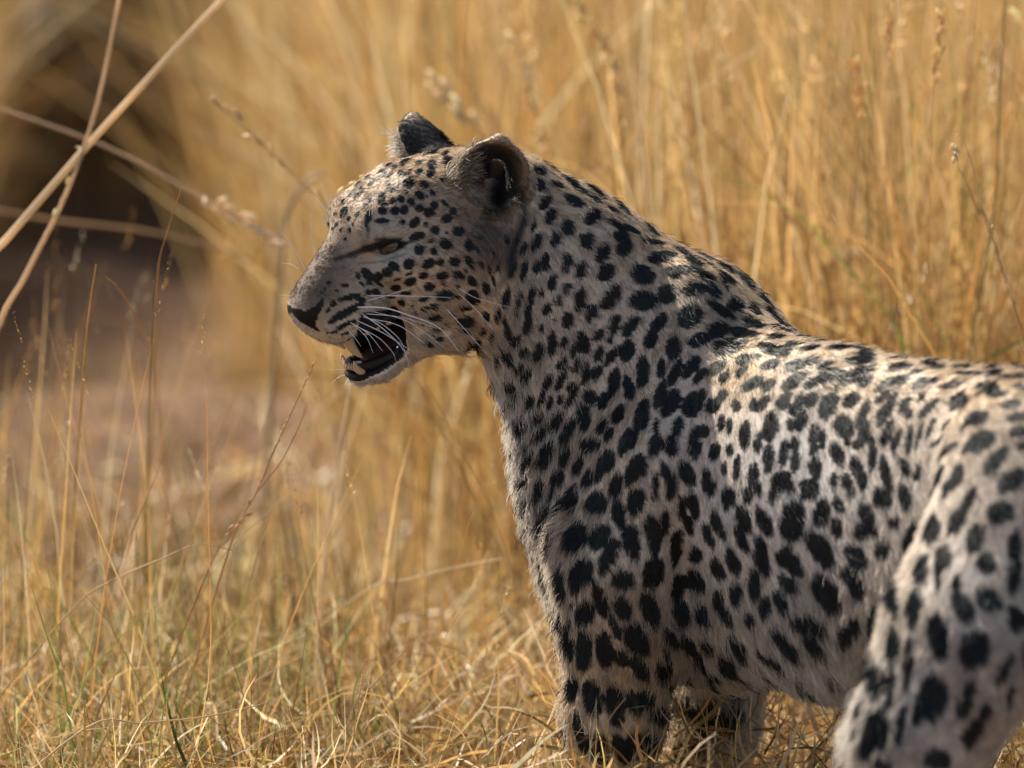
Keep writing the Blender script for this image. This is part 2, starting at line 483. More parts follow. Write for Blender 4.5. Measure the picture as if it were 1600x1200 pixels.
# ------------------------------------------------------------------ leopard: coat pattern
# spots of the coat, noted from the photograph: x y half-length half-width lean, per patch (origin, scale)
SPOT_TXT = [
 (500, 200, 6, "575 655 60 35 95;663 562 42 35 -30;828 515 48 42 30;968 530 42 32 -30;620 712 20 16 -50;680 683 30 26 0;760 665 35 30 -40;855 695 38 28 -50;935 630 52 32 -50;800 595 30 18 -30;925 410 42 30 60;1040 330 48 35 40;1040 410 60 38 70;920 330 42 24 30;800 300 55 18 25;770 350 25 15 20;760 440 42 28 30;830 410 40 20 35;750 415 25 20 60;650 440 45 20 30;590 440 35 20 40;530 475 40 20 30;445 460 35 22 30;350 525 45 18 40;300 610 50 22 35;350 630 35 20 35;330 660 25 18 30;215 700 24 22 50;455 670 30 26 60;415 735 25 20 50;345 810 30 18 50;225 780 50 28 60;270 845 22 18 60;140 810 25 20 60;150 910 25 16 60;115 945 20 16 50;190 955 20 10 80;275 955 25 15 -80;305 905 20 10 80;235 1040 20 12 90;455 830 55 32 85;435 920 45 14 -80;585 775 42 32 -20;700 780 40 40 0;790 770 42 38 60;580 870 70 22 0;770 885 28 22 0;930 760 35 30 0;1070 725 35 32 0;1020 790 45 40 0;885 890 52 42 40;990 905 22 18 90;1080 955 42 42 0;910 1010 62 38 15;1035 1065 18 14 0;930 1145 46 44 -40;1065 1155 32 28 -60;1175 1090 55 42 -20;1055 610 35 22 -50;1140 480 30 14 -60;1190 300 45 40 0;1190 850 45 35 0;730 550 14 16 0;1000 640 14 12 0;480 520 40 18 30;400 590 30 18 50;625 510 25 14 30;690 370 40 18 35;380 560 30 14 45;1000 240 40 16 25;900 240 50 14 25;1080 220 50 20 25;1170 230 40 20 25;580 400 40 14 30;640 345 35 12 30"),
 (600, 350, 6, "693 72 52 44 0;795 200 50 38 -70;875 245 32 16 -75;235 375 50 45 60;415 370 58 42 25;525 355 36 34 0;655 350 48 42 -20;800 355 58 32 -60;908 375 28 22 -40;365 485 38 28 10;540 485 55 32 15;690 475 55 32 -25;825 530 52 32 -50;240 465 35 14 20;120 522 40 13 20;245 545 52 33 20;110 595 48 27 10;420 587 48 34 0;205 650 40 18 0;55 677 38 22 -10;375 705 45 24 20;560 668 75 45 5;695 680 28 14 10;825 690 60 55 -50;165 742 36 26 -30;268 770 18 14 20;380 795 45 20 15;460 775 35 24 20;765 787 50 24 0;470 873 52 26 5;765 915 80 50 0;510 985 50 20 10;505 1070 45 20 0;405 1118 42 26 -25;620 842 20 12 0;745 1000 50 16 -10;930 1010 30 28 90;1012 1070 48 30 85;960 870 50 28 -60;950 600 60 32 -75;1155 680 80 32 80;1060 400 38 16 85;985 415 50 15 -80;1025 530 50 14 -75;905 130 24 16 0;855 125 16 14 0;90 395 50 38 -45;25 455 45 38 -30;430 165 18 16 0;590 80 18 12 0;970 240 20 14 0;1060 860 55 24 70;1135 915 45 20 -85;1165 1010 60 22 -80;1150 150 28 24 90;690 580 22 14 0;545 555 16 14 0;290 830 20 10 20;575 930 25 12 0;360 940 20 10 0;765 435 24 14 -30"),
 (0, 0, 1, "728 556 20 12 20;745 540 18 8 -40;716 570 12 8 0;778 562 10 5 -70;789 553 8 4 -70;798 560 9 4 -70;805 532 11 6 60;793 519 12 4 -80;789 503 9 3 -80;812 577 9 6 80;800 603 10 6 -50"),
 (640, 240, 6, "405 540 35 32 -40;325 460 45 20 -40;370 140 40 25 20;910 815 25 25 0;1000 820 35 30 60;1060 880 50 14 65;1160 680 60 20 75;1090 890 40 12 65;970 1070 85 20 70;1080 1090 90 22 75;1190 1070 45 40 0;1185 840 60 35 65;1115 180 28 22 0;1180 260 40 40 0;740 900 22 12 60;785 930 28 10 90;820 1060 45 12 90;745 1080 45 12 -85"),
 (780, 220, 5.4545, "240 110 70 22 -20;345 250 50 35 -45;245 270 30 20 -40;330 365 70 45 -45;500 375 60 28 -25;640 510 85 38 -25;390 525 65 38 55;440 640 65 38 65;800 645 75 48 45;585 735 60 55 -30;480 840 65 40 80;745 855 60 55 60;1060 900 80 60 75;1040 810 60 45 -20;880 965 75 52 60;905 1120 75 58 50;575 1035 75 40 80;700 1100 75 42 70;1175 1110 50 45 90;390 1030 70 35 80;315 1070 55 28 80;315 865 70 30 65;210 1110 75 25 75;620 350 80 25 -40;720 430 70 22 -35;830 500 60 20 -30;960 580 60 18 -30;1010 720 100 22 -30;1130 760 80 22 -35;560 310 50 16 -35;450 1175 40 22 70"),
 (780, 420, 5.4545, "455 115 60 38 75;580 165 45 32 60;510 265 50 32 60;690 260 95 40 80;780 370 75 45 80;960 240 110 55 55;580 440 68 42 85;405 345 55 32 60;360 200 28 22 60;280 200 60 30 70;250 330 70 28 70;240 470 85 35 80;355 505 30 24 60;65 240 70 28 75;170 265 65 18 70;145 370 25 16 70;45 450 45 18 -80;80 540 60 20 -80;135 605 50 28 65;215 720 45 38 70;335 715 75 40 75;450 635 95 35 85;550 635 45 30 70;640 680 80 28 80;720 630 95 45 -70;850 565 55 38 60;980 470 85 48 70;945 600 50 22 80;840 730 70 38 65;950 750 80 35 55;1120 490 95 45 50;1090 700 80 62 70;45 730 50 20 -70;95 770 45 22 80;170 855 40 30 -60;235 905 55 35 60;530 810 55 32 55;655 830 60 30 75;735 890 85 30 80;830 880 65 38 40;410 970 70 34 65;525 955 100 28 65;605 1010 50 28 65;620 1090 110 25 60;980 980 115 45 75;1105 1020 90 45 -80;780 1100 70 50 -70;890 1130 70 42 70;260 1140 60 32 70;360 1105 60 25 75;435 1140 60 25 80;520 1120 45 28 75;110 990 50 28 -60;140 1100 80 20 80;1190 900 100 20 85;480 435 16 14 0"),
 (980, 360, 5.4545, "140 380 90 75 -20;140 600 100 80 0;290 225 110 45 15;410 355 65 50 0;500 340 50 35 0;340 540 75 70 90;570 500 105 48 10;530 730 100 85 45;270 790 100 48 55;200 930 70 50 60;390 1010 100 58 80;620 930 100 50 20;770 850 85 65 10;880 990 130 55 10;740 510 75 40 -45;570 270 100 35 -40;820 390 110 30 -35;920 635 80 60 0;800 680 130 38 -35;1080 790 100 45 -20;950 870 60 50 0;1090 680 80 35 -50;990 1100 75 50 20;230 100 90 22 -10;540 160 70 25 -25;1160 980 50 28 0;1050 880 80 30 -10;640 380 60 25 -40;700 400 50 25 -40"),
 (980, 560, 5.4545, "135 120 110 52 85;290 80 80 35 85;410 120 110 40 65;540 80 100 50 55;760 90 90 45 35;620 150 80 35 45;830 160 55 40 50;970 110 80 35 40;280 310 115 42 72;370 380 120 60 60;125 480 130 58 75;30 675 75 50 90;560 390 100 75 60;620 330 70 45 50;740 400 85 60 45;810 310 55 45 45;640 620 65 55 0;800 550 80 35 80;870 570 70 26 85;430 580 80 40 80;390 720 100 50 80;245 590 80 24 85;215 740 90 32 80;270 740 90 28 85;570 720 110 40 85;600 790 80 30 70;745 790 80 52 75;880 780 65 32 85;830 940 65 28 88;935 930 95 32 85;80 940 110 75 65;515 975 110 58 -65;330 970 90 38 -80;380 1090 100 42 80;235 1100 110 32 88;675 1050 120 45 88;725 1110 80 40 75;75 1160 60 60 0;1065 215 110 48 30;930 400 55 42 90;1000 650 110 45 85;1115 720 85 35 80;1070 980 90 40 80;1115 1100 70 30 -80;1180 860 100 20 90;1180 240 40 30 60;545 1180 50 30 0"),
 (780, 620, 5.4545, "185 230 75 26 70;225 300 60 32 50;340 195 60 36 65;355 330 85 32 55;490 215 75 45 60;585 310 115 42 65;725 185 100 52 -80;1015 150 80 45 65;880 260 70 38 65;935 320 65 32 60;1095 370 110 58 55;1045 420 80 30 80;765 415 80 50 60;848 415 55 20 75;900 560 100 65 60;855 640 80 30 80;235 430 50 26 80;270 550 70 35 75;405 505 110 50 65;580 515 75 42 65;680 590 90 42 65;750 705 95 45 70;500 700 70 52 60;445 820 70 25 75;345 810 105 32 80;240 740 70 35 70;525 940 105 42 65;620 880 130 45 80;825 905 95 80 40;995 755 100 50 70;1145 620 125 50 65;1015 1000 115 50 -80;380 1060 110 40 75;255 970 80 30 85;1110 1160 60 60 0;300 1160 50 25 -75;160 540 50 20 80;1185 180 70 30 80;170 670 40 14 -80;110 140 80 18 80"),
 (800, 820, 5.4545, "200 170 140 26 -82;265 30 50 18 -80;350 175 130 45 80;540 110 120 80 60;740 110 110 70 55;310 420 130 40 -80;430 510 150 40 -85;560 440 135 55 78;640 410 100 40 75;820 270 150 62 65;1020 170 130 60 -75;950 475 95 80 0;750 640 150 50 -72;625 755 100 70 70;945 710 90 65 -70;510 685 40 20 90;870 875 100 40 -65;1060 980 130 85 -60;350 750 50 22 -40;425 830 100 26 -72;480 950 150 22 85;510 1060 110 24 85;610 1070 155 62 88;790 1070 140 70 -85;920 1110 70 40 -30"),
 (980, 760, 5.4545, "70 130 110 65 75;225 410 155 65 -80;320 310 115 30 85;470 200 100 35 -85;530 340 80 35 -75;570 175 105 42 -80;865 95 95 58 70;1035 70 70 45 85;420 520 160 48 85;220 740 130 80 75;690 420 115 42 -70;770 330 135 50 -65;590 590 80 48 90;600 810 110 70 -55;770 710 110 55 -65;990 270 115 55 -70;970 440 110 42 -65;900 640 120 60 -70;1165 300 130 48 -65;930 920 95 58 90;1085 840 115 48 -85;1140 540 100 50 -75;1150 660 110 45 -60;790 980 100 50 -75;860 1110 80 50 -50;190 1040 130 65 -75;420 880 110 45 80;450 1080 100 70 -80;655 1110 100 70 -70;1180 1030 80 50 80;1055 1140 60 45 -60"),
 (860, 980, 5, "560 250 80 50 -45;700 330 90 45 -50;880 340 65 55 60;930 85 80 45 -55;1110 180 120 35 -45;1235 150 60 50 -30;1490 170 110 50 -60;1400 290 80 70 -45;1240 340 130 24 -30;1090 410 50 35 -60;900 250 60 18 -80;920 470 60 25 -75;175 480 105 42 88;330 560 140 70 -80;505 620 150 68 -80;695 585 100 80 10;850 700 70 40 20;230 840 150 38 -75;380 950 120 75 -60;560 960 110 70 -60;740 930 110 90 0;1240 720 150 110 -20;1400 760 120 60 50;1040 640 80 60 -40;1030 960 130 80 0;1450 520 60 35 0;650 260 60 30 0;200 1040 60 20 -80"),
 (1130, 500, 4.444, "360 210 110 40 -10;300 180 60 25 -10;330 305 75 35 15;500 310 90 38 20;620 280 60 28 15;700 315 60 22 25;740 380 90 40 20;610 440 50 28 35;310 450 60 35 40;490 425 95 38 35;960 280 110 30 5;920 380 150 45 25;980 415 60 50 20;1110 530 70 22 40;205 585 45 25 70;270 580 70 32 45;420 560 65 42 55;510 590 75 32 60;610 555 55 42 50;730 590 95 52 60;890 555 60 42 40;325 740 95 48 85;540 700 70 38 75;465 730 40 25 90;840 740 75 60 -80;860 810 60 25 -80;630 790 70 35 85;690 825 60 25 90;625 890 55 30 85;970 650 90 30 65;1130 640 110 30 60;985 780 70 40 -70;940 860 45 35 40;1035 950 100 25 85;1140 780 85 32 70;790 930 80 42 -70;490 860 45 30 90;500 975 75 35 85;420 930 90 32 80;315 960 95 32 88;640 1030 70 42 -80;940 1060 110 40 -70;770 1120 60 25 90;860 1130 60 35 -70;1130 1070 120 32 -75;590 1150 60 45 0;400 1120 70 60 40;1190 870 60 20 85;450 1160 50 40 -60;230 250 40 20 10"),
 (1130, 760, 4.444, "480 250 130 75 80;680 190 85 50 80;800 130 65 35 -65;790 285 60 42 -80;990 190 80 50 -60;960 310 60 45 80;1030 310 40 40 0;1100 90 60 50 -60;680 440 130 70 -60;620 350 45 40 0;930 490 95 55 -55;870 620 65 45 -40;930 700 80 50 -80;1105 440 60 45 50;480 530 120 50 -60;410 500 55 42 -60;450 680 85 42 -50;400 800 80 38 -60;720 750 140 75 -60;570 940 90 50 -5;680 990 50 50 -60;410 1060 90 45 -55;640 1100 100 45 -50;890 1000 90 55 60;500 1160 60 40 -45;1190 250 45 35 60;880 20 50 25 -70;600 50 60 40 0;350 60 50 30 80"),
 (1340, 540, 4.615, "300 150 90 28 5;240 260 130 32 25;330 270 60 16 35;410 190 60 14 15;530 140 80 25 -15;460 270 75 32 20;540 260 50 18 25;690 280 90 26 15;800 200 110 18 0;960 310 60 55 0;1020 345 60 25 -10;1100 420 70 30 10;720 400 85 45 45;855 520 90 55 15;770 580 50 18 40;180 370 60 14 50;240 400 70 28 55;170 500 70 25 70;340 430 60 30 55;370 490 40 25 70;460 370 45 14 50;510 450 85 26 45;640 570 60 18 45;600 680 80 18 45;520 600 80 16 65;440 650 95 16 75;370 670 90 22 82;280 680 80 24 70;215 620 80 30 70;50 620 70 40 80;100 800 95 22 88;200 920 110 32 -75;340 870 60 32 -60;180 1090 80 50 -50;340 1090 85 40 -80;620 770 110 25 45;560 990 150 32 65;710 950 110 45 65;880 690 105 60 30;800 745 60 25 20;990 830 115 45 50;1110 970 110 65 40;810 1090 75 32 60;1170 510 95 30 10;1160 620 60 38 0;1050 220 90 16 -5;1180 300 60 25 -15;1200 720 50 30 0;640 1030 80 30 70;430 920 60 25 80;20 950 60 25 -75"),
 (1340, 780, 5.4545, "1225 110 100 85 0;630 255 130 70 80;445 320 115 48 70;450 400 80 30 80;540 590 125 60 75;570 680 50 20 -80;725 500 100 60 75;690 660 110 30 85;850 180 120 60 60;1000 330 110 65 80;1060 260 50 28 60;1095 550 75 75 0;1110 840 95 85 -30;1200 890 50 40 -40;1340 650 140 48 80;1340 400 120 50 85;840 740 110 35 85;890 920 130 75 -60;480 920 140 55 85;285 790 150 60 85;330 930 90 35 -80;140 1050 130 40 85;310 1150 60 50 60;1380 1020 90 60 -50;1000 1180 100 40 10;930 50 80 40 60"),
 (1300, 960, 5, "490 250 130 50 -85;480 560 160 30 85;610 330 130 35 -88;600 500 70 18 85;830 160 150 75 -80;850 310 50 50 0;1110 290 125 100 60;320 470 130 75 -60;350 600 80 40 -70;790 650 165 95 85;690 740 120 45 75;1030 720 80 60 60;1080 580 70 40 70;1350 430 110 30 60;1390 630 85 25 80;1190 770 70 40 60;1100 920 110 55 60;350 900 140 80 75;290 1040 90 45 80;400 960 70 35 -80;540 870 140 28 80;240 750 110 28 70;200 930 60 15 80;820 1130 100 70 -10;1430 60 80 60 -50;400 1170 70 40 0"),
 (1100, 960, 6.154, "580 380 90 28 -40;710 480 110 45 -45;640 590 130 22 -20;420 620 110 25 -20;800 700 120 40 -25;1070 720 140 35 -20;330 750 80 30 10;100 660 80 25 -45;1260 610 40 40 90;980 640 60 20 -50"),
 (440, 360, 4.8, "515 500 80 22 15;580 510 50 20 -20;600 540 35 20 -70;385 550 25 20 60;345 600 22 14 40;480 620 120 28 30;400 655 35 20 40;355 690 15 12 0;455 720 45 18 25;520 690 40 16 20;403 757 14 12 0;375 768 10 9 0;345 770 8 8 0;485 770 15 12 0;450 785 10 8 90;355 392 16 14 0;325 440 16 10 70;300 465 8 8 0;275 493 6 6 0;475 412 28 14 -10;412 455 18 8 10;575 340 28 18 -70;655 390 20 16 0;645 330 55 28 -40;725 345 32 26 -60;600 400 25 12 -40;730 400 38 14 -35;650 465 22 16 -30;710 462 30 20 -20"),
]
from mathutils.bvhtree import BVHTree
bvh = BVHTree.FromPolygons(BV.tolist(), BF.tolist())
CAMV = Vector(CAM)


def pxdir(x, y):
    return nrm(F + (x - 800) * TPP * R + (600 - y) * TPP * U)


def hit(x, y):
    loc, nor, i, d = bvh.ray_cast(CAMV, Vector(pxdir(x, y)))
    return (None, None) if loc is None else (np.array(loc), np.array(nor))


SP = []            # centre, normal, inverse axes, size, tint
fallback = 0
for ox, oy, sc, txt in SPOT_TXT:
    for q in txt.split(';'):
        x, y, A, B, an = [float(v) for v in q.split()]
        x, y, A, B = ox + x / sc, oy + y / sc, A / sc, B / sc
        c, n = hit(x, y)
        if c is None:
            fallback += 1
            continue
        an = math.radians(an)
        vd = nrm(c - CAM)
        fz = max(abs(n @ vd), 0.22)
        n2 = n if abs(n @ vd) >= 0.22 else nrm(n - vd * (0.22 - abs(n @ vd)))
        ax = []
        for dx, dy, L in ((math.cos(an), -math.sin(an), A), (math.sin(an), math.cos(an), B)):
            d = pxdir(x + dx * L, y + dy * L)
            t = ((c - CAM) @ n2) / (d @ n2)
            v = CAM + d * t - c
            lim = L * PXM * 3.0
            v *= min(1.0, lim / max(np.linalg.norm(v), 1e-9))
            ax.append(v)
        SP.append((c, n2, ax[0], ax[1], 1.25 if fz > .55 else 1.10))
# the side the photograph does not show carries spots of the same kind
fc = BV[BF].mean(1)
fn = nrm(np.cross(BV[BF[:, 2]] - BV[BF[:, 0]], BV[BF[:, 3]] - BV[BF[:, 1]]))
pxy = project(fc)
hid = ((fn * nrm(CAM - fc)).sum(1) < -0.05) | (pxy[:, 0] > 1612) | (pxy[:, 1] > 1212)
cand = rng.permutation(np.nonzero(hid)[0])[:9000]
acc = np.zeros((0, 3))
centers = np.array([s[0] for s in SP])
for i in cand:
    p, n = fc[i], fn[i]
    hd = np.linalg.norm(p - HO)
    gap = 0.018 if hd < .14 else 0.037
    if len(acc) and np.min(np.linalg.norm(acc - p, axis=1)) < gap:
        continue
    if np.min(np.linalg.norm(centers - p, axis=1)) < gap * .8:
        continue
    if p[2] < .05:
        continue
    acc = np.vstack([acc, p])
    ta = nrm(np.array([.35, -.3, -.9]) - n * (n @ np.array([.35, -.3, -.9])))
    tb = np.cross(n, ta)
    s = gap * rng.uniform(.33, .45)
    SP.append((p, n, ta * s * 1.25, tb * s * .85, 0))
up_ = (fn[:, 2] > .25) & (np.abs((fn * nrm(CAM - fc)).sum(1)) < .30) & (pxy[:, 0] > 840) & (pxy[:, 0] < 1640) & (pxy[:, 1] < 640)
for i in rng.permutation(np.nonzero(up_)[0])[:5000]:
    p, n = fc[i], fn[i]
    if len(acc) and np.min(np.linalg.norm(acc - p, axis=1)) < .024:
        continue
    if np.min(np.linalg.norm(centers - p, axis=1)) < .017:
        continue
    acc = np.vstack([acc, p])
    ta = nrm(np.array([.6, -.7, -.25]) - n * (n @ np.array([.6, -.7, -.25])))
    tb = np.cross(n, ta)
    SP.append((p, n, ta * .0135 * rng.uniform(.8, 1.2), tb * .0085, 0))
print('spots', len(SP), 'missed', fallback)


def poly_in(P2, poly):
    x, y = P2[:, 0], P2[:, 1]
    ins = np.zeros(len(P2), bool)
    n = len(poly)
    for i in range(n):
        x1, y1 = poly[i]
        x2, y2 = poly[(i + 1) % n]
        c = ((y1 > y) != (y2 > y)) & (x < (x2 - x1) * (y - y1) / (y2 - y1 + 1e-9) + x1)
        ins ^= c
    return ins


def seg_dist(P2, pts):
    d = np.full(len(P2), 1e9)
    for (a, b) in zip(pts[:-1], pts[1:]):
        a, b = np.array(a, float), np.array(b, float)
        t = np.clip(((P2 - a) @ (b - a)) / ((b - a) @ (b - a)), 0, 1)
        d = np.minimum(d, np.linalg.norm(P2 - a - t[:, None] * (b - a), axis=1))
    return d


def vnoise(P, s, seed=0):
    """cheap smooth pseudo-noise in -1..1"""
    r = np.random.default_rng(seed)
    o = np.zeros(len(P))
    for k in range(6):
        w = r.normal(size=3)
        w = w / np.linalg.norm(w) * s * r.uniform(.6, 1.6)
        o += np.sin(P @ w + r.uniform(0, 6.28))
    return o / 3.0


def head_local(P):
    return (P - HO) @ HM.T * 1000.0


def face_px(P):
    """head points folded onto the animal's left side, as photograph pixels, so both cheeks wear the same marks"""
    L = head_local(P)
    L[:, 1] = -np.abs(L[:, 1])
    return project(HO + (L * .001) @ HM), L


NOSE = [(452, 477), (462, 483), (478, 485), (492, 479), (505, 464), (507, 476), (497, 492), (494, 508), (501, 519), (488, 514), (468, 502), (454, 488)]
EYE = [(584, 381), (598, 374), (616, 374), (640, 379), (629, 388), (611, 394), (592, 391)]
LIPS = [(563, 490), (600, 484), (626, 490), (634, 515), (637, 545), (628, 560), (604, 577), (575, 581), (548, 576), (534, 566), (529, 553), (534, 543), (556, 528)]


def coat(P, N, jitter=True):
    """base colour, black amount 0..1 and tint for points on the body"""
    n = len(P)
    px = project(P)
    dors = np.clip(N[:, 2] * .5 + .5, 0, 1)
    tan = np.array([.60, .465, .32])
    grey = np.array([.69, .62, .535])
    white = np.array([.88, .845, .79])
    col = grey + (tan - grey) * np.clip((dors - .45) / .4, 0, 1)[:, None]
    fx, L = face_px(P)
    headw = np.clip((150 - np.linalg.norm(L - np.array([10, 0, 0]), axis=1)) / 25, 0, 1)
    ctrl = [  # x, y, radius, colour: paler and warmer fields of the coat
        (690, 480, 80, (.80, .59, .40)), (560, 430, 50, (.40, .32, .25)),
        (525, 500, 32, (.72, .60, .46)), (580, 590, 34, white), (655, 520, 34, (.82, .72, .60)), (610, 405, 26, (.62, .57, .50)),
        (600, 350, 30, (.56, .52, .45)), (735, 330, 50, (.42, .30, .19)), (505, 455, 28, (.25, .18, .125)), (470, 445, 34, (.085, .060, .044)), (505, 395, 28, (.11, .08, .058)), (550, 315, 42, (.38, .28, .185)), (640, 260, 50, (.41, .30, .20))]
    for x, y, r, c in ctrl:
        w = np.clip(np.exp(-((fx[:, 0] - x) ** 2 + (fx[:, 1] - y) ** 2) / (2 * r * r)), 0, 1) * headw * .9
        col += (np.array(c) - col) * w[:, None]
    body = [(740, 610, 36, white), (795, 640, 40, white), (1110, 1080, 70, white), (1075, 1120, 50, white), (1115, 1180, 70, white), (1255, 1095, 80, white),
            (800, 790, 38, (.80, .75, .68)), (1150, 1010, 90, (.74, .65, .54)), (980, 960, 90, (.74, .64, .52)), (980, 1060, 70, (.74, .57, .39)), (1000, 1190, 80, (.74, .57, .39)),  # lower chest and front leg made paler, standing in for light off the grass
            (1250, 740, 120, (.84, .80, .75)), (1480, 900, 130, (.76, .69, .61)), (1320, 980, 60, (.72, .64, .55)), (1370, 1080, 60, (.78, .73, .66)), (1350, 590, 70, (.66, .55, .41)),  # pale flank, whitened further to carry the sunlit patch
            (1170, 580, 40, (.52, .40, .26)), (890, 270, 40, (.58, .46, .32)), (1020, 390, 30, (.62, .47, .32))]
    for x, y, r, c in body:
        w = np.exp(-((px[:, 0] - x) ** 2 + (px[:, 1] - y) ** 2) / (2 * r * r)) * (1 - headw)
        col += (np.array(c) - col) * w[:, None]
    under = np.clip((-N[:, 2] - .45) / .4, 0, 1) * (1 - headw)
    col += (white - col) * under[:, None]
    col *= (1 + .10 * vnoise(P, 160, 3) + .07 * vnoise(P, 700, 4))[:, None]
    # spots
    blk = np.zeros(n)
    tint = np.zeros(n)
    ed = 1 + .08 * vnoise(P, 380, 11) + .05 * vnoise(P, 1100, 12)
    if jitter:
        ed = ed + rng.normal(0, .05, n)
    order = np.argsort(P[:, 0])
    xs = P[order, 0]
    for k, (c, nn, ua, ub, seen) in enumerate(SP):
        rad = max(np.linalg.norm(ua), np.linalg.norm(ub)) * 1.5
        i0, i1 = np.searchsorted(xs, c[0] - rad), np.searchsorted(xs, c[0] + rad)
        ii = order[i0:i1]
        q = P[ii] - c
        m = (np.abs(q[:, 1]) < rad) & (np.abs(q[:, 2]) < rad)
        ii, q = ii[m], q[m]
        m = np.abs(q @ nn) < max(.012, rad * .7)
        m &= (N[ii] @ nn) > -.2
        ii, q = ii[m], q[m]
        G = np.array([[ua @ ua, ua @ ub], [ua @ ub, ub @ ub]])
        st = np.stack([q @ ua, q @ ub], -1) @ np.linalg.inv(G)
        e = np.sqrt((st ** 2).sum(1)) * ed[ii]
        b = np.clip(((seen or 1.12) - e) / .12, 0, 1)
        blk[ii] = np.maximum(blk[ii], b)
        tint[ii] = np.where(b > .3, (math.sin(k * 12.9898) * 43758.5453) % 1.0, tint[ii])
    # face marks
    hw = headw > .2
    skin = np.zeros(n, bool)                     # bare, no fur
    for poly in (NOSE, LIPS, EYE):
        m = poly_in(fx, poly) & hw
        blk[m] = 1
        skin |= m
    inside = (L[:, 0] > 52) & (L[:, 0] < 128) & (L[:, 2] > -82) & (L[:, 2] < -34) & (np.abs(L[:, 1]) < 26) & hw
    blk[inside] = 1
    skin |= inside
    for a, b, wd, st in (((592, 383), (568, 390), 8, .95), ((568, 390), (545, 399), 7, .92), ((545, 399), (524, 405), 5.5, .8), ((524, 405), (508, 406), 4, .55),
                         ((588, 374), (626, 374), 4.5, .95), ((612, 394), (634, 386), 3.5, .9), ((576, 352), (574, 372), 4, .7)):
        d = seg_dist(fx, [a, b]) * (1 + .15 * vnoise(P, 500, 13))
        blk = np.maximum(blk, np.clip((wd - d) / 4, 0, 1) * hw * st)
    # darker brown fur below the ear; line behind it: dark fur plus painted ear shadow
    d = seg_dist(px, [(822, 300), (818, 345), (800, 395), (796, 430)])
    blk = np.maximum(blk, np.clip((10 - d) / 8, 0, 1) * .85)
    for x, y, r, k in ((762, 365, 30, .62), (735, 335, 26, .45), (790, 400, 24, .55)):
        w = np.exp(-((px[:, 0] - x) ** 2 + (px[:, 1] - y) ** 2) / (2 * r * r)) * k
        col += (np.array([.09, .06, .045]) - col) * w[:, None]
    d = seg_dist(fx, [(640, 378), (655, 372)])
    blk = np.maximum(blk, np.clip((4.5 - d) / 2.5, 0, 1) * hw * .9)
    d = seg_dist(fx, [(560, 412), (600, 408), (636, 396)])
    blk = np.maximum(blk, np.clip((3.0 - d) / 2.5, 0, 1) * hw * .5)
    # ears
    for ce, up, op in EARS:
        q = P - ce
        h = np.linalg.norm(q, axis=1)
        near = (h < .052) & (q @ up > -.026)
        front = (N @ op)
        back = near & (front < -.15)
        blk[back] = np.maximum(blk[back], np.clip(.95 - np.maximum((q[back] @ up) - .022, 0) * 50, 0, 1))
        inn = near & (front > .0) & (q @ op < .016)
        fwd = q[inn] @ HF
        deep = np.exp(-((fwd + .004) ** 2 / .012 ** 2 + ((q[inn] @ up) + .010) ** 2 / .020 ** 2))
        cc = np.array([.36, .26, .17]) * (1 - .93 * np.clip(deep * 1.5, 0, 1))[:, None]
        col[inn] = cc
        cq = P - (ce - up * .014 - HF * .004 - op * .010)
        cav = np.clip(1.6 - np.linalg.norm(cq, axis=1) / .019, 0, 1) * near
        col += (np.array([.012, .009, .008]) - col) * cav[:, None]  # canal and deeper points coloured dark to stand for the shade inside
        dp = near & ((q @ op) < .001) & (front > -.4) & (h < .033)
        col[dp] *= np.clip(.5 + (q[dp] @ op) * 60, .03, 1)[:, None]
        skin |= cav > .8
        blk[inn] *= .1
    ew = np.exp(-(((px[:, 0] - 781) / 19) ** 2 + ((px[:, 1] - 303) / 34) ** 2) ** 2)      # shade in the hollow of the near ear, painted into the colour
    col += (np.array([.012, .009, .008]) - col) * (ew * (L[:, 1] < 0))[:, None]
    col = np.clip(col, .006, .95)
    black = np.stack([.007 + .007 * tint ** 3, .007 + .020 * tint ** 3, .007 + .016 * tint ** 3], -1)
    col = col + (black - col) * blk[:, None]
    return col, blk, skin


# ------------------------------------------------------------------ leopard: body mesh
MAT_SKIN = mat_attr('leopard_skin', .55, .25, 0, .3)
leopard = mesh_obj('leopard', BV, BF, MAT_SKIN)
tag(leopard, 'spotted leopard standing in the dry grass with its mouth open', 'leopard')
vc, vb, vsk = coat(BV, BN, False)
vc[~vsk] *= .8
vcol(leopard, 'col', vc)

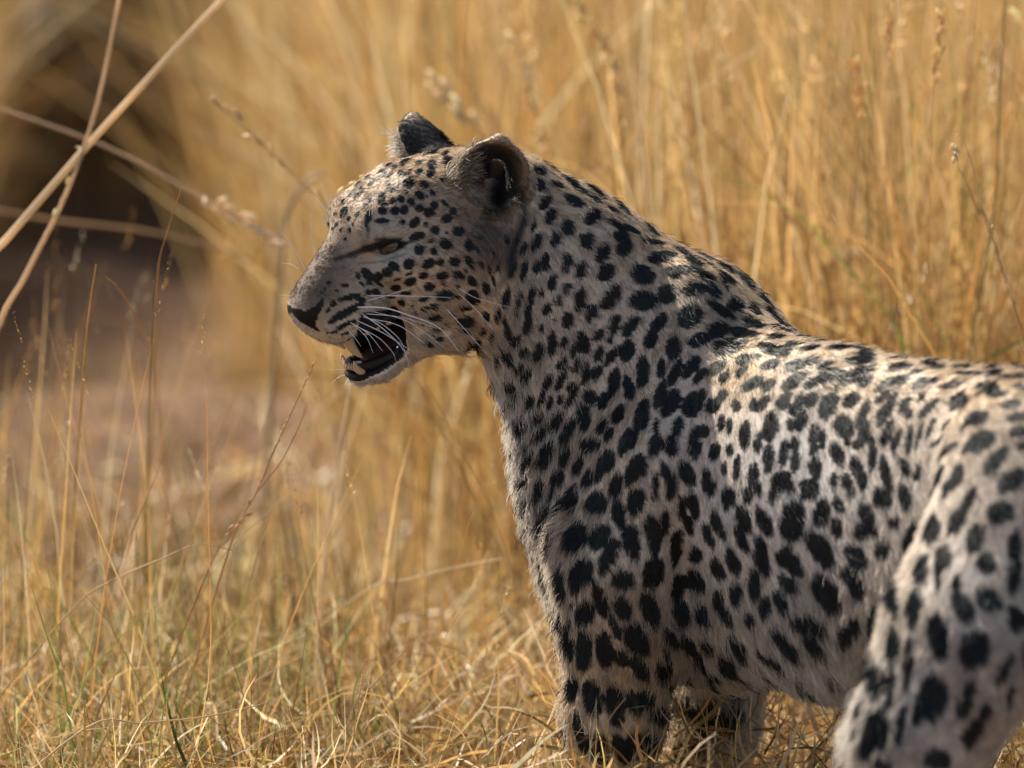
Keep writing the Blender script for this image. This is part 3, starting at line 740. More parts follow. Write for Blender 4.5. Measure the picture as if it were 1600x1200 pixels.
# ------------------------------------------------------------------ leopard: fur
# x, y (pixels), lie of the hair in the picture plane (right, up), length mm, lift
FLOW = [
 (470, 450, .6, .8, 5, .3), (500, 400, .6, .8, 5.5, .3), (545, 340, .7, .7, 6, .25), (580, 290, .8, .55, 7, .25), (680, 240, .95, .2, 8, .25), (620, 320, .9, .3, 7, .25),
 (600, 410, .95, -.2, 5, .25), (660, 420, 1, -.1, 8, .25), (540, 470, .9, -.2, 5, .25), (520, 505, .8, -.5, 5, .3), (600, 450, 1, -.15, 7, .25), (690, 510, .8, -.5, 11, .3),
 (720, 560, .5, -.8, 20, .4), (655, 530, .7, -.6, 11, .3), (590, 590, .4, -.8, 10, .45), (545, 585, -.4, -.8, 10, .5), (740, 450, .6, -.7, 10, .28), (790, 470, .15, -1, 12, .25),
 (800, 380, .1, -1, 12, .28), (850, 260, .8, -.5, 11, .3), (930, 320, .75, -.65, 12, .28), (880, 450, .3, -1, 11, .22), (980, 500, .4, -.9, 11, .22), (745, 605, -.2, -.9, 28, .55), (775, 635, -.3, -.9, 28, .6),
 (850, 600, .1, -1, 11, .22), (805, 690, -.4, -.9, 26, .6), (808, 750, -.4, -.9, 26, .6), (820, 800, -.4, -.9, 26, .6), (840, 860, -.4, -.9, 24, .55), (880, 760, .1, -1, 10, .22), (860, 900, -.2, -1, 17, .4), (950, 860, .1, -1, 9, .2),
 (1000, 700, .15, -1, 10, .2), (1060, 430, .7, -.7, 13, .3), (1150, 500, .8, -.5, 13, .3), (1080, 620, .2, -1, 10, .2), (1100, 850, .25, -1, 10, .2), (1180, 620, .4, -.9, 11, .14),
 (1250, 700, .35, -.95, 10, .12), (1250, 850, .4, -.9, 12, .18), (1300, 570, .9, -.35, 12, .25), (1400, 620, .8, -.6, 12, .25), (1500, 590, 1, -.15, 12, .25), (1200, 1000, .4, -.9, 20, .35),
 (1260, 1070, .3, -1, 34, .5), (1330, 1060, .1, -1, 34, .45), (1400, 750, .3, -.9, 12, .14), (950, 1000, .1, -1, 11, .25), (1040, 990, .3, -.9, 20, .35), (900, 1080, -.25, -1, 12, .4),
 (960, 1150, .1, -1, 9, .25), (1070, 1080, -.2, -1, 26, .45), (1120, 1100, .2, -1, 26, .4), (1100, 1200, 0, -1, 14, .35), (1480, 900, .1, -1, 12, .25), (1560, 680, .6, -.7, 12, .25),
 (1400, 950, -.1, -1, 15, .3), (1350, 1080, -.2, -1, 20, .45), (1450, 1120, .1, -1, 12, .3), (1580, 900, .4, -.9, 14, .3), (1600, 1100, .3, -.9, 16, .35), (1700, 800, .6, -.8, 14, .3), (1500, 1350, .2, -1, 10, .25)]
FA = np.array(FLOW, float)


def fur_field(P):
    px = project(P)
    d2 = (px[:, None, 0] - FA[None, :, 0]) ** 2 + (px[:, None, 1] - FA[None, :, 1]) ** 2
    w = 1.0 / (d2 + 900.0) ** 1.6
    w /= w.sum(1, keepdims=True)
    return w @ FA[:, 2:6]


TR = np.concatenate([BF[:, [0, 1, 2]], BF[:, [0, 2, 3]]])
ta, tb, tc_ = BV[TR[:, 0]], BV[TR[:, 1]], BV[TR[:, 2]]
area = np.linalg.norm(np.cross(tb - ta, tc_ - ta), axis=1) * .5
tcen = (ta + tb + tc_) / 3
tn = nrm(np.cross(tb - ta, tc_ - ta))
fac = (tn * nrm(CAM - tcen)).sum(1)
tpx = project(tcen)
wgt = np.where(fac > -.15, 1.0, .28)
wgt = np.where((tpx[:, 0] > 1640) | (tpx[:, 1] > 1240), .15, wgt)
rimz = (tpx[:, 0] > 725) & (tpx[:, 0] < 905) & (tpx[:, 1] > 585) & (tpx[:, 1] < 1200) & (np.abs(fac) < .45)
wgt *= np.where(rimz, 2.0, 1.0)
wgt *= np.where(np.linalg.norm(tcen - HO, axis=1) < .15, 2.3, 1.0)
pr = area * wgt
NH = 440000
ti = rng.choice(len(TR), NH, p=pr / pr.sum())
u, v = rng.random(NH), rng.random(NH)
sw = u + v > 1
u[sw], v[sw] = 1 - u[sw], 1 - v[sw]
P0 = ta[ti] + (tb - ta)[ti] * u[:, None] + (tc_ - ta)[ti] * v[:, None]
N0 = nrm(BN[TR[ti, 0]] * (1 - u - v)[:, None] + BN[TR[ti, 1]] * u[:, None] + BN[TR[ti, 2]] * v[:, None])
_, _, hskin = coat(P0, N0, True)
keep = ~hskin
P0, N0 = P0[keep], N0[keep]
nh = len(P0)
fl = np.concatenate([fur_field(P0[i:i + 40000]) for i in range(0, nh, 40000)])
depthc = np.where((np.abs(P0 - HO).max(1) < .2), .0, -.35)          # on the trunk the coat also lies towards the tail, nearer the camera
flow = fl[:, 0:1] * R + fl[:, 1:2] * U + depthc[:, None] * np.clip(fl[:, 0:1], 0, 1) * F
flow = nrm(flow - N0 * (flow * N0).sum(1, keepdims=True))
side = np.cross(N0, flow)
# tufts: neighbouring hairs lean the same way
an = .35 * vnoise(P0, 330, 21) + .25 * vnoise(P0, 900, 22) + rng.normal(0, .22, nh)
flow = flow * np.cos(an)[:, None] + side * np.sin(an)[:, None]
Ln = fl[:, 2] * .001 * rng.uniform(.65, 1.25, nh) * (1 + .15 * vnoise(P0, 250, 23))
lift = np.clip(fl[:, 3] * (1 + .3 * vnoise(P0, 300, 24)) + rng.normal(0, .08, nh), .08, .9)
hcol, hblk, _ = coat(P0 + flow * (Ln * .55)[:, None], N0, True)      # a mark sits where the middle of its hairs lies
# inside and on the rim of the ears the hair is longer and paler
for ce, up, op in EARS:
    q = P0 - ce
    m = (np.linalg.norm(q, axis=1) < .05) & (q @ up > -.02)
    Ln[m] = .0055 * rng.uniform(.6, 1.3, m.sum())
    lift[m] = .35
    far_ear = (op @ F) > 0
    fr = m & ((q @ HF) > (.018 if far_ear else .010)) & ((N0 @ op) > (.0 if far_ear else -.5)) & (q @ up < .030)
    if far_ear:
        bk = m & ((N0 @ op) < .1)
        hcol[bk] = np.array([.018, .018, .018]) * (1 + 3.0 * np.clip((q[bk] @ up) * 40 - .5, 0, 1))[:, None]
    else:
        hcol[m] *= .7
    pk = fr & (rng.random(nh) < .40)
    kn = pk.sum()
    Ln[pk] = .017 * rng.uniform(.4, 1.35, kn)
    lift[pk] = .30
    hcol[pk] = np.where(rng.random((kn, 1)) < .35, np.array([.80, .76, .68]), np.array([.42, .34, .235])) * rng.uniform(.6, 1.1, kn)[:, None]
    if far_ear:
        hcol[pk] = np.array([.86, .82, .74]) * rng.uniform(.75, 1.1, kn)[:, None]
    flow[pk] = nrm(HF * (.45 if far_ear else -.8) + op * .42 + up * rng.normal(.15, .55, kn)[:, None] + rng.normal(0, .35, (kn, 3)))
    ed = m & ~pk & (rng.random(nh) < .25) & (np.abs(q @ op) < .012) & (N0 @ op > -.6)
    Ln[ed] = .009 * rng.uniform(.6, 1.3, ed.sum())
    lift[ed] = .6
# longer loose fringe down the throat and breast
q2 = project(P0)
fz = (q2[:, 0] > 725) & (q2[:, 0] < 905) & (q2[:, 1] > 585) & (q2[:, 1] < 1200) & (np.abs((N0 * nrm(CAM - P0)).sum(1)) < .45) & (rng.random(nh) < .30)
Ln[fz] = rng.uniform(.012, .027, fz.sum())
lift[fz] = rng.uniform(.35, .75, fz.sum())
flow[fz] = nrm(flow[fz] + rng.normal(0, .35, (fz.sum(), 3)))
# stray guard hairs
gd = rng.random(nh) < .05
Ln[gd] *= rng.uniform(1.25, 1.8, gd.sum())
lift[gd] = np.clip(lift[gd] + .22, 0, .9)
K = 4
tt = np.linspace(0, 1, K)
pts = np.zeros((nh, K, 3), np.float32)
for k, t in enumerate(tt):
    up_amt = lift * (t - .45 * t * t)
    along = np.sqrt(np.clip(1 - lift ** 2, .2, 1)) * t
    pts[:, k] = P0 - N0 * .0012 + (flow * along[:, None] + N0 * up_amt[:, None]) * Ln[:, None]
# locks: the tips of neighbouring hairs draw together
wp = P0 + .0025 * np.stack([vnoise(P0, 260, 61), vnoise(P0, 260, 62), vnoise(P0, 260, 63)], -1)
cs = np.where(np.linalg.norm(P0 - HO, axis=1) < .15, .0034, .0052)
key = np.floor(wp / cs[:, None]).astype(np.int64) + 4096
key = (key[:, 0] * 8192 + key[:, 1]) * 8192 + key[:, 2]
_, inv = np.unique(key, return_inverse=True)
cnt = np.bincount(inv).astype(float)
for k, pull in ((2, .22), (3, .5)):
    mean = np.stack([np.bincount(inv, pts[:, k, c]) / cnt for c in range(3)], -1)
    pts[:, k] += (mean[inv] - pts[:, k]) * (pull * rng.uniform(.5, 1.1, nh))[:, None]
lock_tone = rng.uniform(.80, 1.18, len(cnt))[inv]
pts[:, 2:] += rng.normal(0, .0004, (nh, 2, 3))
rad = np.linspace(1, .22, K)[None, :] * (.00026 + .00014 * np.clip(Ln / .02, 0, 1))[:, None]
tone = (rng.uniform(.70, 1.25, nh) * lock_tone)[:, None]
hcol = np.clip(hcol * tone, .004, .95)


def hair_obj(name, pts, rad, col, nor, mat, parent):
    n, k = pts.shape[:2]
    hc_ = bpy.data.hair_curves.new(name)
    hc_.add_curves([k] * n)
    hc_.attributes['position'].data.foreach_set('vector', np.ascontiguousarray(pts, np.float32).ravel())
    ra = hc_.attributes.get('radius') or hc_.attributes.new('radius', 'FLOAT', 'POINT')
    ra.data.foreach_set('value', np.ascontiguousarray(rad, np.float32).ravel())
    ca = hc_.attributes.new('col', 'FLOAT_COLOR', 'POINT')
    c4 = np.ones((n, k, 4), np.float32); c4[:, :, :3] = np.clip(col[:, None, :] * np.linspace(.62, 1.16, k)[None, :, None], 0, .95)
    ca.data.foreach_set('color', c4.ravel())
    na = hc_.attributes.new('root_normal', 'FLOAT_VECTOR', 'CURVE')
    na.data.foreach_set('vector', np.ascontiguousarray(nor, np.float32).ravel())
    hc_.materials.append(mat)
    return link(bpy.data.objects.new(name, hc_), parent)


def mat_fur():
    m, nt, out = mat_new('leopard_fur')
    at = nt.nodes.new('ShaderNodeAttribute'); at.attribute_name = 'col'
    an_ = nt.nodes.new('ShaderNodeAttribute'); an_.attribute_name = 'root_normal'
    df = nt.nodes.new('ShaderNodeBsdfDiffuse')
    tr = nt.nodes.new('ShaderNodeBsdfTranslucent')
    hr = nt.nodes.new('ShaderNodeBsdfHair')
    hr.component = 'Reflection'
    hr.inputs['RoughnessU'].default_value = .22
    hr.inputs['RoughnessV'].default_value = .6
    hr.inputs['Color'].default_value = (.58, .60, .62, 1)
    nt.links.new(at.outputs['Color'], df.inputs[0])
    nt.links.new(at.outputs['Color'], tr.inputs[0])
    m1 = nt.nodes.new('ShaderNodeMixShader'); m1.inputs[0].default_value = .5
    nt.links.new(df.outputs[0], m1.inputs[1]); nt.links.new(tr.outputs[0], m1.inputs[2])
    m2 = nt.nodes.new('ShaderNodeMixShader'); m2.inputs[0].default_value = .06
    nt.links.new(m1.outputs[0], m2.inputs[1]); nt.links.new(hr.outputs[0], m2.inputs[2])
    nt.links.new(m2.outputs[0], out.inputs[0])
    return m


MAT_FUR = mat_fur()
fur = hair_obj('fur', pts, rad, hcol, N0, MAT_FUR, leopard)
# ------------------------------------------------------------------ leopard: eyes, teeth, tongue, whiskers
def uv_ball(c, ax, rad, nu=20, nv=12):
    th = np.linspace(0, 2 * np.pi, nu, endpoint=False)
    ph = np.linspace(0, np.pi, nv + 1)
    V = np.array([[math.cos(t) * math.sin(p), math.sin(t) * math.sin(p), math.cos(p)] for p in ph for t in th])
    V = np.asarray(c) + (V * np.asarray(rad)) @ np.asarray(ax)
    Fq = [[i * nu + j, i * nu + (j + 1) % nu, (i + 1) * nu + (j + 1) % nu, (i + 1) * nu + j] for i in range(nv) for j in range(nu)]
    return V, np.array(Fq)


def tube(pts, rads, ns=8):
    pts = np.asarray(pts, float)
    n = len(pts)
    rads = np.broadcast_to(np.asarray(rads, float), (n,))
    T = nrm(np.gradient(pts, axis=0))
    ref = np.array([0, 0, 1.]) if abs(T[0][2]) < .9 else np.array([1., 0, 0])
    V = []
    a = nrm(np.cross(T[0], ref))
    for i in range(n):
        a = nrm(a - T[i] * (a @ T[i]))
        b = np.cross(T[i], a)
        for k in range(ns):
            q = 2 * math.pi * k / ns
            V.append(pts[i] + (a * math.cos(q) + b * math.sin(q)) * rads[i])
    Fq = [[i * ns + k, i * ns + (k + 1) % ns, (i + 1) * ns + (k + 1) % ns, (i + 1) * ns + k] for i in range(n - 1) for k in range(ns)]
    V += [pts[0], pts[-1]]
    c0, c1 = len(V) - 2, len(V) - 1
    for k in range(ns):
        Fq.append([c0, (k + 1) % ns, k, k])
        Fq.append([c1, (n - 1) * ns + k, (n - 1) * ns + (k + 1) % ns, (n - 1) * ns + (k + 1) % ns])
    return np.array(V), Fq


def py_obj(name, V, Fl, mat, parent=None, smooth=True):
    me = bpy.data.meshes.new(name)
    Fl = [tuple(dict.fromkeys(int(i) for i in f)) for f in Fl]
    me.from_pydata([tuple(v) for v in np.asarray(V, float).tolist()], [], Fl)
    if smooth:
        me.polygons.foreach_set('use_smooth', [True] * len(me.polygons))
    me.materials.append(mat)
    return link(bpy.data.objects.new(name, me), parent)


def spline(P, n):
    """Catmull-Rom through the points, n samples"""
    P = np.asarray(P, float)
    Q = np.vstack([2 * P[0] - P[1], P, 2 * P[-1] - P[-2]])
    m = len(P) - 1
    out = []
    for s in np.linspace(0, m, n):
        i = min(int(s), m - 1)
        t = s - i
        a, b, c, d = Q[i], Q[i + 1], Q[i + 2], Q[i + 3]
        out.append(.5 * (2 * b + (c - a) * t + (2 * a - 5 * b + 4 * c - d) * t * t + (3 * b - a - 3 * c + d) * t ** 3))
    return np.array(out)


MAT_EYE = mat_plain('eye_glaze', (.045, .042, .028), .12, .5, 0, 200, 0, .3)
MAT_PUPIL = mat_plain('eye_pupil', (.008, .008, .008), .08, .6)
MAT_TOOTH = mat_plain('tooth_ivory', (.56, .43, .26), .28, .5, .2, 150, .3, .2)
MAT_GUM = mat_plain('dark_gum', (.020, .011, .011), .45, .3, .3, 300, 0, .0)
MAT_TONGUE = mat_plain('tongue', (.045, .018, .016), .6, .25, .5, 900)
for s in (1, -1):
    f_, o_, u_ = Hdir(.62, s * .76, .0), Hdir(-.76, s * .62, 0), Hdir(0, 0, 1)
    c = H(29, s * 38, 44.5)
    V, Fq = uv_ball(c, np.stack([o_, u_, f_]), (.0135, .0135, .0135), 24, 16)
    e = py_obj('eye', V, Fq, MAT_EYE, leopard)
    V, Fq = uv_ball(c + f_ * .0105, np.stack([o_, u_, f_]), (.0035, .0035, .0036), 12, 8)
    py_obj('pupil', V, Fq, MAT_PUPIL, e)


def fang(base, tip, r, bend=(0, 0, 0)):
    b, t = H(*base), H(*tip)
    mid = (b + t) / 2 + Hdir(1, 0, 0) * .003
    P = spline([b, mid, t], 9)
    py_obj('tooth', *tube(P, r * .001 * np.array([.9, 1, 1, .95, .88, .76, .6, .42, .12]), 10), MAT_TOOTH, leopard)


for s in (1, -1):
    fang((107, s * 19, -22), (102, s * 19, -58), 6.0)
    fang((106, s * 13, -76), (110, s * 14, -58), 4.2)
    for k in range(3):
        fang((119 - k * .8, s * (3 + 4.6 * k), -22), (119 - k * .8, s * (3 + 4.6 * k), -31), 2.3)
        fang((113 - k, s * (2 + 3.6 * k), -70), (113.5 - k, s * (2 + 3.6 * k), -61), 2.0)
    for k in range(3):
        fang((86 - k * 13, s * (23 + 2 * k), -26), (86 - k * 13, s * (23 + 2 * k), -37 - 1.5 * k), 4.0 + k * .5)
P = spline([H(30, 0, -64), H(60, 0, -71), H(86, 0, -73), H(98, 0, -71)], 12)
V, Fq = tube(P, np.array([20, 20, 19.5, 19, 18.5, 18, 17, 16, 14, 12, 9, 3]) * .001, 16)
ctr = np.repeat(P, 16, 0)
V[:-2] -= ((V[:-2] - ctr) @ HUP)[:, None] * HUP * .58
py_obj('tongue', V, Fq, MAT_TONGUE, leopard)
V, Fq = tube(spline([H(40, 30, -30), H(70, 27, -29), H(100, 20, -26), H(116, 8, -23), H(118, 0, -22), H(116, -8, -23), H(100, -20, -26), H(70, -27, -29), H(40, -30, -30)], 40), .0052, 8)
py_obj('gum', V, Fq, MAT_GUM, leopard)
V, Fq = tube(spline([H(46, 26, -71), H(70, 21, -74), H(95, 15, -72), H(109, 7, -68), H(111, 0, -67), H(109, -7, -68), H(95, -15, -72), H(70, -21, -74), H(46, -26, -71)], 40), .0058, 8)
py_obj('gum', V, Fq, MAT_GUM, leopard)

# inner side of the far cheek
rows = []
for c_ in np.linspace(-26, -82, 7):
    rows.append(spline([H(96, 19, c_), H(80, 23, c_), H(60, 26, c_), H(44, 20, c_), H(38, 2, c_)], 14))
V = np.concatenate([np.concatenate(rows), np.concatenate(rows) + Hdir(0, 1, 0) * .002])
Fl = [[i * 14 + j, i * 14 + j + 1, (i + 1) * 14 + j + 1, (i + 1) * 14 + j] for i in range(6) for j in range(13)]
Fl += [[98 + i for i in q[::-1]] for q in Fl]
py_obj('mouth_lining', V, Fl, MAT_GUM, leopard)

MAT_WHISK = mat_plain('whisker_white', (.95, .95, .94), .25, .5)
MAT_WDARK = mat_plain('whisker_dark', (.05, .045, .04), .4, .5)


def whisker(px, w=.42, out=.03, mat=None):
    x0, y0 = px[0]
    c, n = hit(x0, y0)
    y_0 = c[1] if c is not None else -.02
    P = []
    tot = len(px) - 1
    for i, (x, y) in enumerate(px):
        # away from the face as it goes
        P.append(W(x, y, y_0 - out * (i / tot) ** .8 + .002 * (i == 0)))
    P = spline(P, 14)
    py_obj('whisker', *tube(P, w * .00125 * np.linspace(1, .25, 14), 6), mat or MAT_WHISK, leopard)


for px, w, o in [
    ([(556, 480), (600, 481), (640, 493), (686, 512), (718, 550)], .75, .05), ([(566, 462), (610, 462), (655, 463), (706, 465)], .55, .04), ([(570, 471), (610, 460), (650, 447)], .4, .03),
    ([(562, 488), (600, 515), (630, 546), (641, 576)], .5, .05), ([(556, 500), (600, 521), (642, 548)], .45, .05), ([(560, 511), (592, 528), (613, 550), (618, 562)], .4, .04),
    ([(546, 503), (575, 521), (598, 549)], .45, .04), ([(540, 510), (553, 526), (564, 541)], .35, .03), ([(570, 490), (628, 496), (682, 513)], .4, .05), ([(574, 497), (624, 509), (668, 541)], .45, .05),
    ([(565, 494), (596, 506), (624, 530), (634, 552)], .42, .045), ([(552, 506), (573, 528), (583, 552)], .35, .04), ([(580, 486), (640, 504), (700, 548)], .35, .05),
    ([(713, 448), (745, 466), (800, 481)], .35, .02), ([(716, 458), (745, 485), (774, 520)], .38, .02), ([(695, 480), (725, 513), (760, 552)], .38, .02),
    ([(581, 338), (586, 304), (599, 274)], .35, .02), ([(577, 340), (580, 312), (596, 280)], .3, .02), ([(491, 398), (487, 365), (485, 333)], .6, .0),
    ([(478, 424), (462, 392), (440, 362)], .3, -.02), ([(452, 462), (446, 461), (434, 461)], .3, .0), ([(466, 420), (455, 413), (440, 411)], .3, -.01),
    ([(533, 318), (528, 300), (515, 280)], .25, -.01), ([(520, 322), (508, 298), (495, 282)], .25, -.01), ([(510, 330), (496, 312), (484, 302)], .25, -.01),
    ([(540, 585), (528, 590), (518, 600)], .3, .0), ([(538, 578), (528, 577), (518, 578)], .3, .0), ([(545, 590), (540, 598), (537, 608)], .3, .0),
    ([(478, 505), (472, 508), (467, 514)], .22, .0), ([(490, 512), (486, 518), (484, 524)], .22, .0)]:
    whisker(px, w, o)
whisker([(565, 462), (590, 461), (640, 463)], .3, .02, MAT_WDARK)
# lashes
for k in range(9):
    x = 584 + k * 6
    whisker([(x, 372 + abs(k - 4) * .6), (x + 4, 376), (x + 10, 381)], .2, .008, MAT_WDARK)
# ------------------------------------------------------------------ ground
def gz(x, y):
    """height of the ground"""
    x, y = np.asarray(x, float), np.asarray(y, float)
    z = .035 * np.sin(x * 1.7 + .6) * np.cos(y * 1.1) + .02 * np.sin(x * 4.1 + y * 3.3) + .012 * np.sin(x * 9.3 - y * 7.1)
    far = np.clip((y - 1.0) / 3.0, 0, 1)
    z = z * (.35 + .65 * far)
    # a low bank of earth in the gap on the left, and a shallow run beyond it
    z += .16 * np.exp(-(((x + .55) / .55) ** 2 + ((y - 2.7) / .75) ** 2))
    z += .10 * np.exp(-(((x + 1.6) / .5) ** 2 + ((y - 3.1) / .6) ** 2))
    z -= .06 * np.exp(-(((y - 4.1) / .5) ** 2)) * np.exp(-(((x + .8) / 1.2) ** 2))
    z += .04 * np.clip(y - 6, 0, 30)
    return z


def mat_ground():
    m, nt, out = mat_new('dry_earth')
    b = nt.nodes.new('ShaderNodeBsdfPrincipled')
    b.inputs['Roughness'].default_value = .95
    b.inputs['Specular IOR Level'].default_value = .1
    tc = nt.nodes.new('ShaderNodeTexCoord')
    n1 = nt.nodes.new('ShaderNodeTexNoise'); n1.inputs['Scale'].default_value = 1.3; n1.inputs['Detail'].default_value = 8
    n2 = nt.nodes.new('ShaderNodeTexNoise'); n2.inputs['Scale'].default_value = 28; n2.inputs['Detail'].default_value = 6
    n3 = nt.nodes.new('ShaderNodeTexVoronoi'); n3.inputs['Scale'].default_value = 60
    for n in (n1, n2, n3):
        nt.links.new(tc.outputs['Object'], n.inputs['Vector'])
    r1 = nt.nodes.new('ShaderNodeValToRGB')
    r1.color_ramp.elements[0].position = .35; r1.color_ramp.elements[0].color = (.14, .092, .064, 1)
    r1.color_ramp.elements[1].position = .65; r1.color_ramp.elements[1].color = (.28, .19, .134, 1)
    nt.links.new(n1.outputs[0], r1.inputs[0])
    r2 = nt.nodes.new('ShaderNodeValToRGB')
    r2.color_ramp.elements[0].position = .3; r2.color_ramp.elements[0].color = (.55, .5, .45, 1)
    r2.color_ramp.elements[1].position = .75; r2.color_ramp.elements[1].color = (1.25, 1.2, 1.1, 1)
    nt.links.new(n2.outputs[0], r2.inputs[0])
    mx = nt.nodes.new('ShaderNodeMix'); mx.data_type = 'RGBA'; mx.blend_type = 'MULTIPLY'; mx.inputs[0].default_value = 1
    nt.links.new(r1.outputs[0], mx.inputs[6]); nt.links.new(r2.outputs[0], mx.inputs[7])
    nt.links.new(mx.outputs[2], b.inputs['Base Color'])
    bp = nt.nodes.new('ShaderNodeBump'); bp.inputs['Strength'].default_value = .8; bp.inputs['Distance'].default_value = .02
    nt.links.new(n2.outputs[0], bp.inputs['Height'])
    b2 = nt.nodes.new('ShaderNodeBump'); b2.inputs['Strength'].default_value = .5; b2.inputs['Distance'].default_value = .008
    nt.links.new(n3.outputs['Distance'], b2.inputs['Height']); nt.links.new(bp.outputs[0], b2.inputs['Normal'])
    nt.links.new(b2.outputs[0], b.inputs['Normal'])
    nt.links.new(b.outputs[0], out.inputs[0])
    return m


def sheet(xs, ys):
    X, Y = np.meshgrid(xs, ys, indexing='ij')
    V = np.stack([X, Y, gz(X, Y)], -1).reshape(-1, 3)
    nx, ny = len(xs), len(ys)
    i = np.arange(nx * ny).reshape(nx, ny)
    Fq = np.stack([i[:-1, :-1], i[1:, :-1], i[1:, 1:], i[:-1, 1:]], -1).reshape(-1, 4)
    return V, Fq


gx_ = np.concatenate([[-400, -150, -60, -30, -15, -9], np.arange(-6, 6.01, .06), [9, 15, 30, 60, 150, 400]])
gy_ = np.concatenate([[-400, -150, -60, -30, -18, -12], np.arange(-9, 12.01, .07), [15, 20, 30, 60, 150, 400]])
V, Fq = sheet(gx_, gy_)
ground = mesh_obj('ground', V, Fq, mat_ground())
tag(ground, kind='structure')

# ------------------------------------------------------------------ grass
STRAW = np.array([[.54, .345, .125], [.61, .43, .195], [.74, .61, .385], [.43, .235, .072], [.20, .108, .045], [.57, .385, .155], [.20, .20, .055], [.11, .155, .035]])


def pick(n, probs, var=.18):
    p = np.asarray(probs, float)
    c = STRAW[rng.choice(len(STRAW), n, p=p / p.sum())]
    return np.clip(c * rng.uniform(1 - var, 1 + var, (n, 1)) * rng.uniform(.95, 1.05, (n, 3)), .01, .9)


def ribbons(base, az, lean, droop, h, w, col, segs=5, kink=0.0, roll=None):
    """flat tapering blades: base (n,3), azimuth of lean, lean from the vertical, extra bend, length, width"""
    n = len(base)
    t = np.linspace(0, 1, segs + 1)
    hd = np.stack([np.cos(az), np.sin(az), np.zeros(n)], -1)
    roll = rng.uniform(0, np.pi, n) if roll is None else roll
    p = base.copy()
    V = np.zeros((n, segs + 1, 2, 3), np.float32)
    th = lean.copy()
    az2 = az.copy()
    for k in range(segs + 1):
        hd = np.stack([np.cos(az2), np.sin(az2), np.zeros(n)], -1)
        d = hd * np.sin(th)[:, None] + np.array([0, 0, 1.]) * np.cos(th)[:, None]
        s1 = np.stack([-np.sin(az2), np.cos(az2), np.zeros(n)], -1)
        s2 = np.cross(d, s1)
        sd = s1 * np.cos(roll)[:, None] + s2 * np.sin(roll)[:, None]
        ww = (w * (1 - t[k] ** 2.2) * .5 + .00012)[:, None]
        V[:, k, 0] = p - sd * ww
        V[:, k, 1] = p + sd * ww
        p = p + d * (h / segs)[:, None]
        th = th + droop / segs + (rng.normal(0, kink, n) if kink else 0)
        az2 = az2 + (rng.normal(0, kink * 1.5, n) if kink else 0)
    i = np.arange(n)[:, None] * (segs + 1) * 2 + np.arange(segs)[None, :] * 2
    Fq = np.stack([i, i + 1, i + 3, i + 2], -1).reshape(-1, 4)
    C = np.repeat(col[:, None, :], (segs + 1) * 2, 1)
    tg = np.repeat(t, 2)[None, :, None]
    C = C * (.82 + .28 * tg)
    return V.reshape(-1, 3), Fq, C.reshape(-1, 3), p


def spikes(tips, axis, length, col, per=9, size=.0045):
    """loose seed heads: little pointed husks set along an axis"""
    n = len(tips)
    Vs, Cs = [], []
    for k in range(per):
        f = (k + rng.uniform(-.3, .3, n)) / per
        c = tips + axis * (length * f)[:, None]
        a = nrm(axis + rng.normal(0, .55, (n, 3)))
        b = nrm(np.cross(a, rng.normal(0, 1, (n, 3))))
        s = (size * rng.uniform(.7, 1.3, n) * (1.15 - .5 * f))[:, None]
        Vs.append(np.stack([c, c + a * s * .9 + b * s * .30, c + a * s * 2.1, c + a * s * .9 - b * s * .30], 1))
        Cs.append(np.repeat(col[:, None, :] * rng.uniform(.9, 1.25, (n, 1, 1)), 4, 1))
    V = np.concatenate(Vs).reshape(-1, 3)
    return V, np.arange(len(V)).reshape(-1, 4), np.concatenate(Cs).reshape(-1, 3)


class Acc:
    def __init__(s): s.V, s.F, s.C, s.n = [], [], [], 0
    def add(s, V, Fq, C):
        s.V.append(V); s.F.append(Fq + s.n); s.C.append(C); s.n += len(V)
    def obj(s, name, mat):
        o = mesh_obj(name, np.concatenate(s.V), np.concatenate(s.F), mat)
        vcol(o, 'col', np.clip(np.concatenate(s.C), 0, .92))
        return o


MAT_GRASS = mat_attr('dry_grass', .36, .5, .54)


def scatter(n, x0, x1, y0, y1, keep=None):
    P = np.stack([rng.uniform(x0, x1, n), rng.uniform(y0, y1, n)], -1)
    if keep is not None:
        P = P[keep(P[:, 0], P[:, 1])]
    return np.concatenate([P, gz(P[:, 0], P[:, 1])[:, None] - .004], 1)


def gapmask(x, y):
    """the open run of bare earth on the left, bordered by tall grass"""
    edge = -.20 - .10 * np.sin(y * 2.1) - .05 * (y - 1)
    return ~((x < edge) & (y > .35) & (y < 6.4 + .5 * np.sin(x * 2.3)))


# short tangled grass round the animal's feet
A = Acc()
def short(n, x0, x1, y0, y1, hmin, hmax, keep=None, wmul=1.0, probs=(5, 5, 4, 4, 2.5, 4, 1.2, 1.0)):
    B = scatter(n, x0, x1, y0, y1, keep)
    m = len(B)
    clump = .6 + .55 * (vnoise(B, 9, 31) * .5 + .5)
    h = rng.uniform(hmin, hmax, m) * clump
    lean = np.abs(rng.normal(.45, .42, m))
    gcol = pick(m, probs, .5) * (.78 + .32 * vnoise(B, 11, 36))[:, None]
    gp = (vnoise(B, 6, 33) + .5 * vnoise(B, 15, 34) > .75) & (rng.random(m) < .5)
    gcol[gp] = pick(gp.sum(), (0, 0, 0, 0, 0, 0, 3, 4), .3) * 1.1
    A.add(*ribbons(B, rng.uniform(0, 6.283, m), lean, rng.normal(.7, .8, m), h, np.where(rng.random(m) < .13, rng.uniform(.0024, .0042, m), rng.uniform(.0009, .0024, m)) * wmul, gcol, 6, .09)[:3])


def clear(x, y):     # not through the paws
    return ~(((x + .0) ** 2 < 0) & (y < 0))


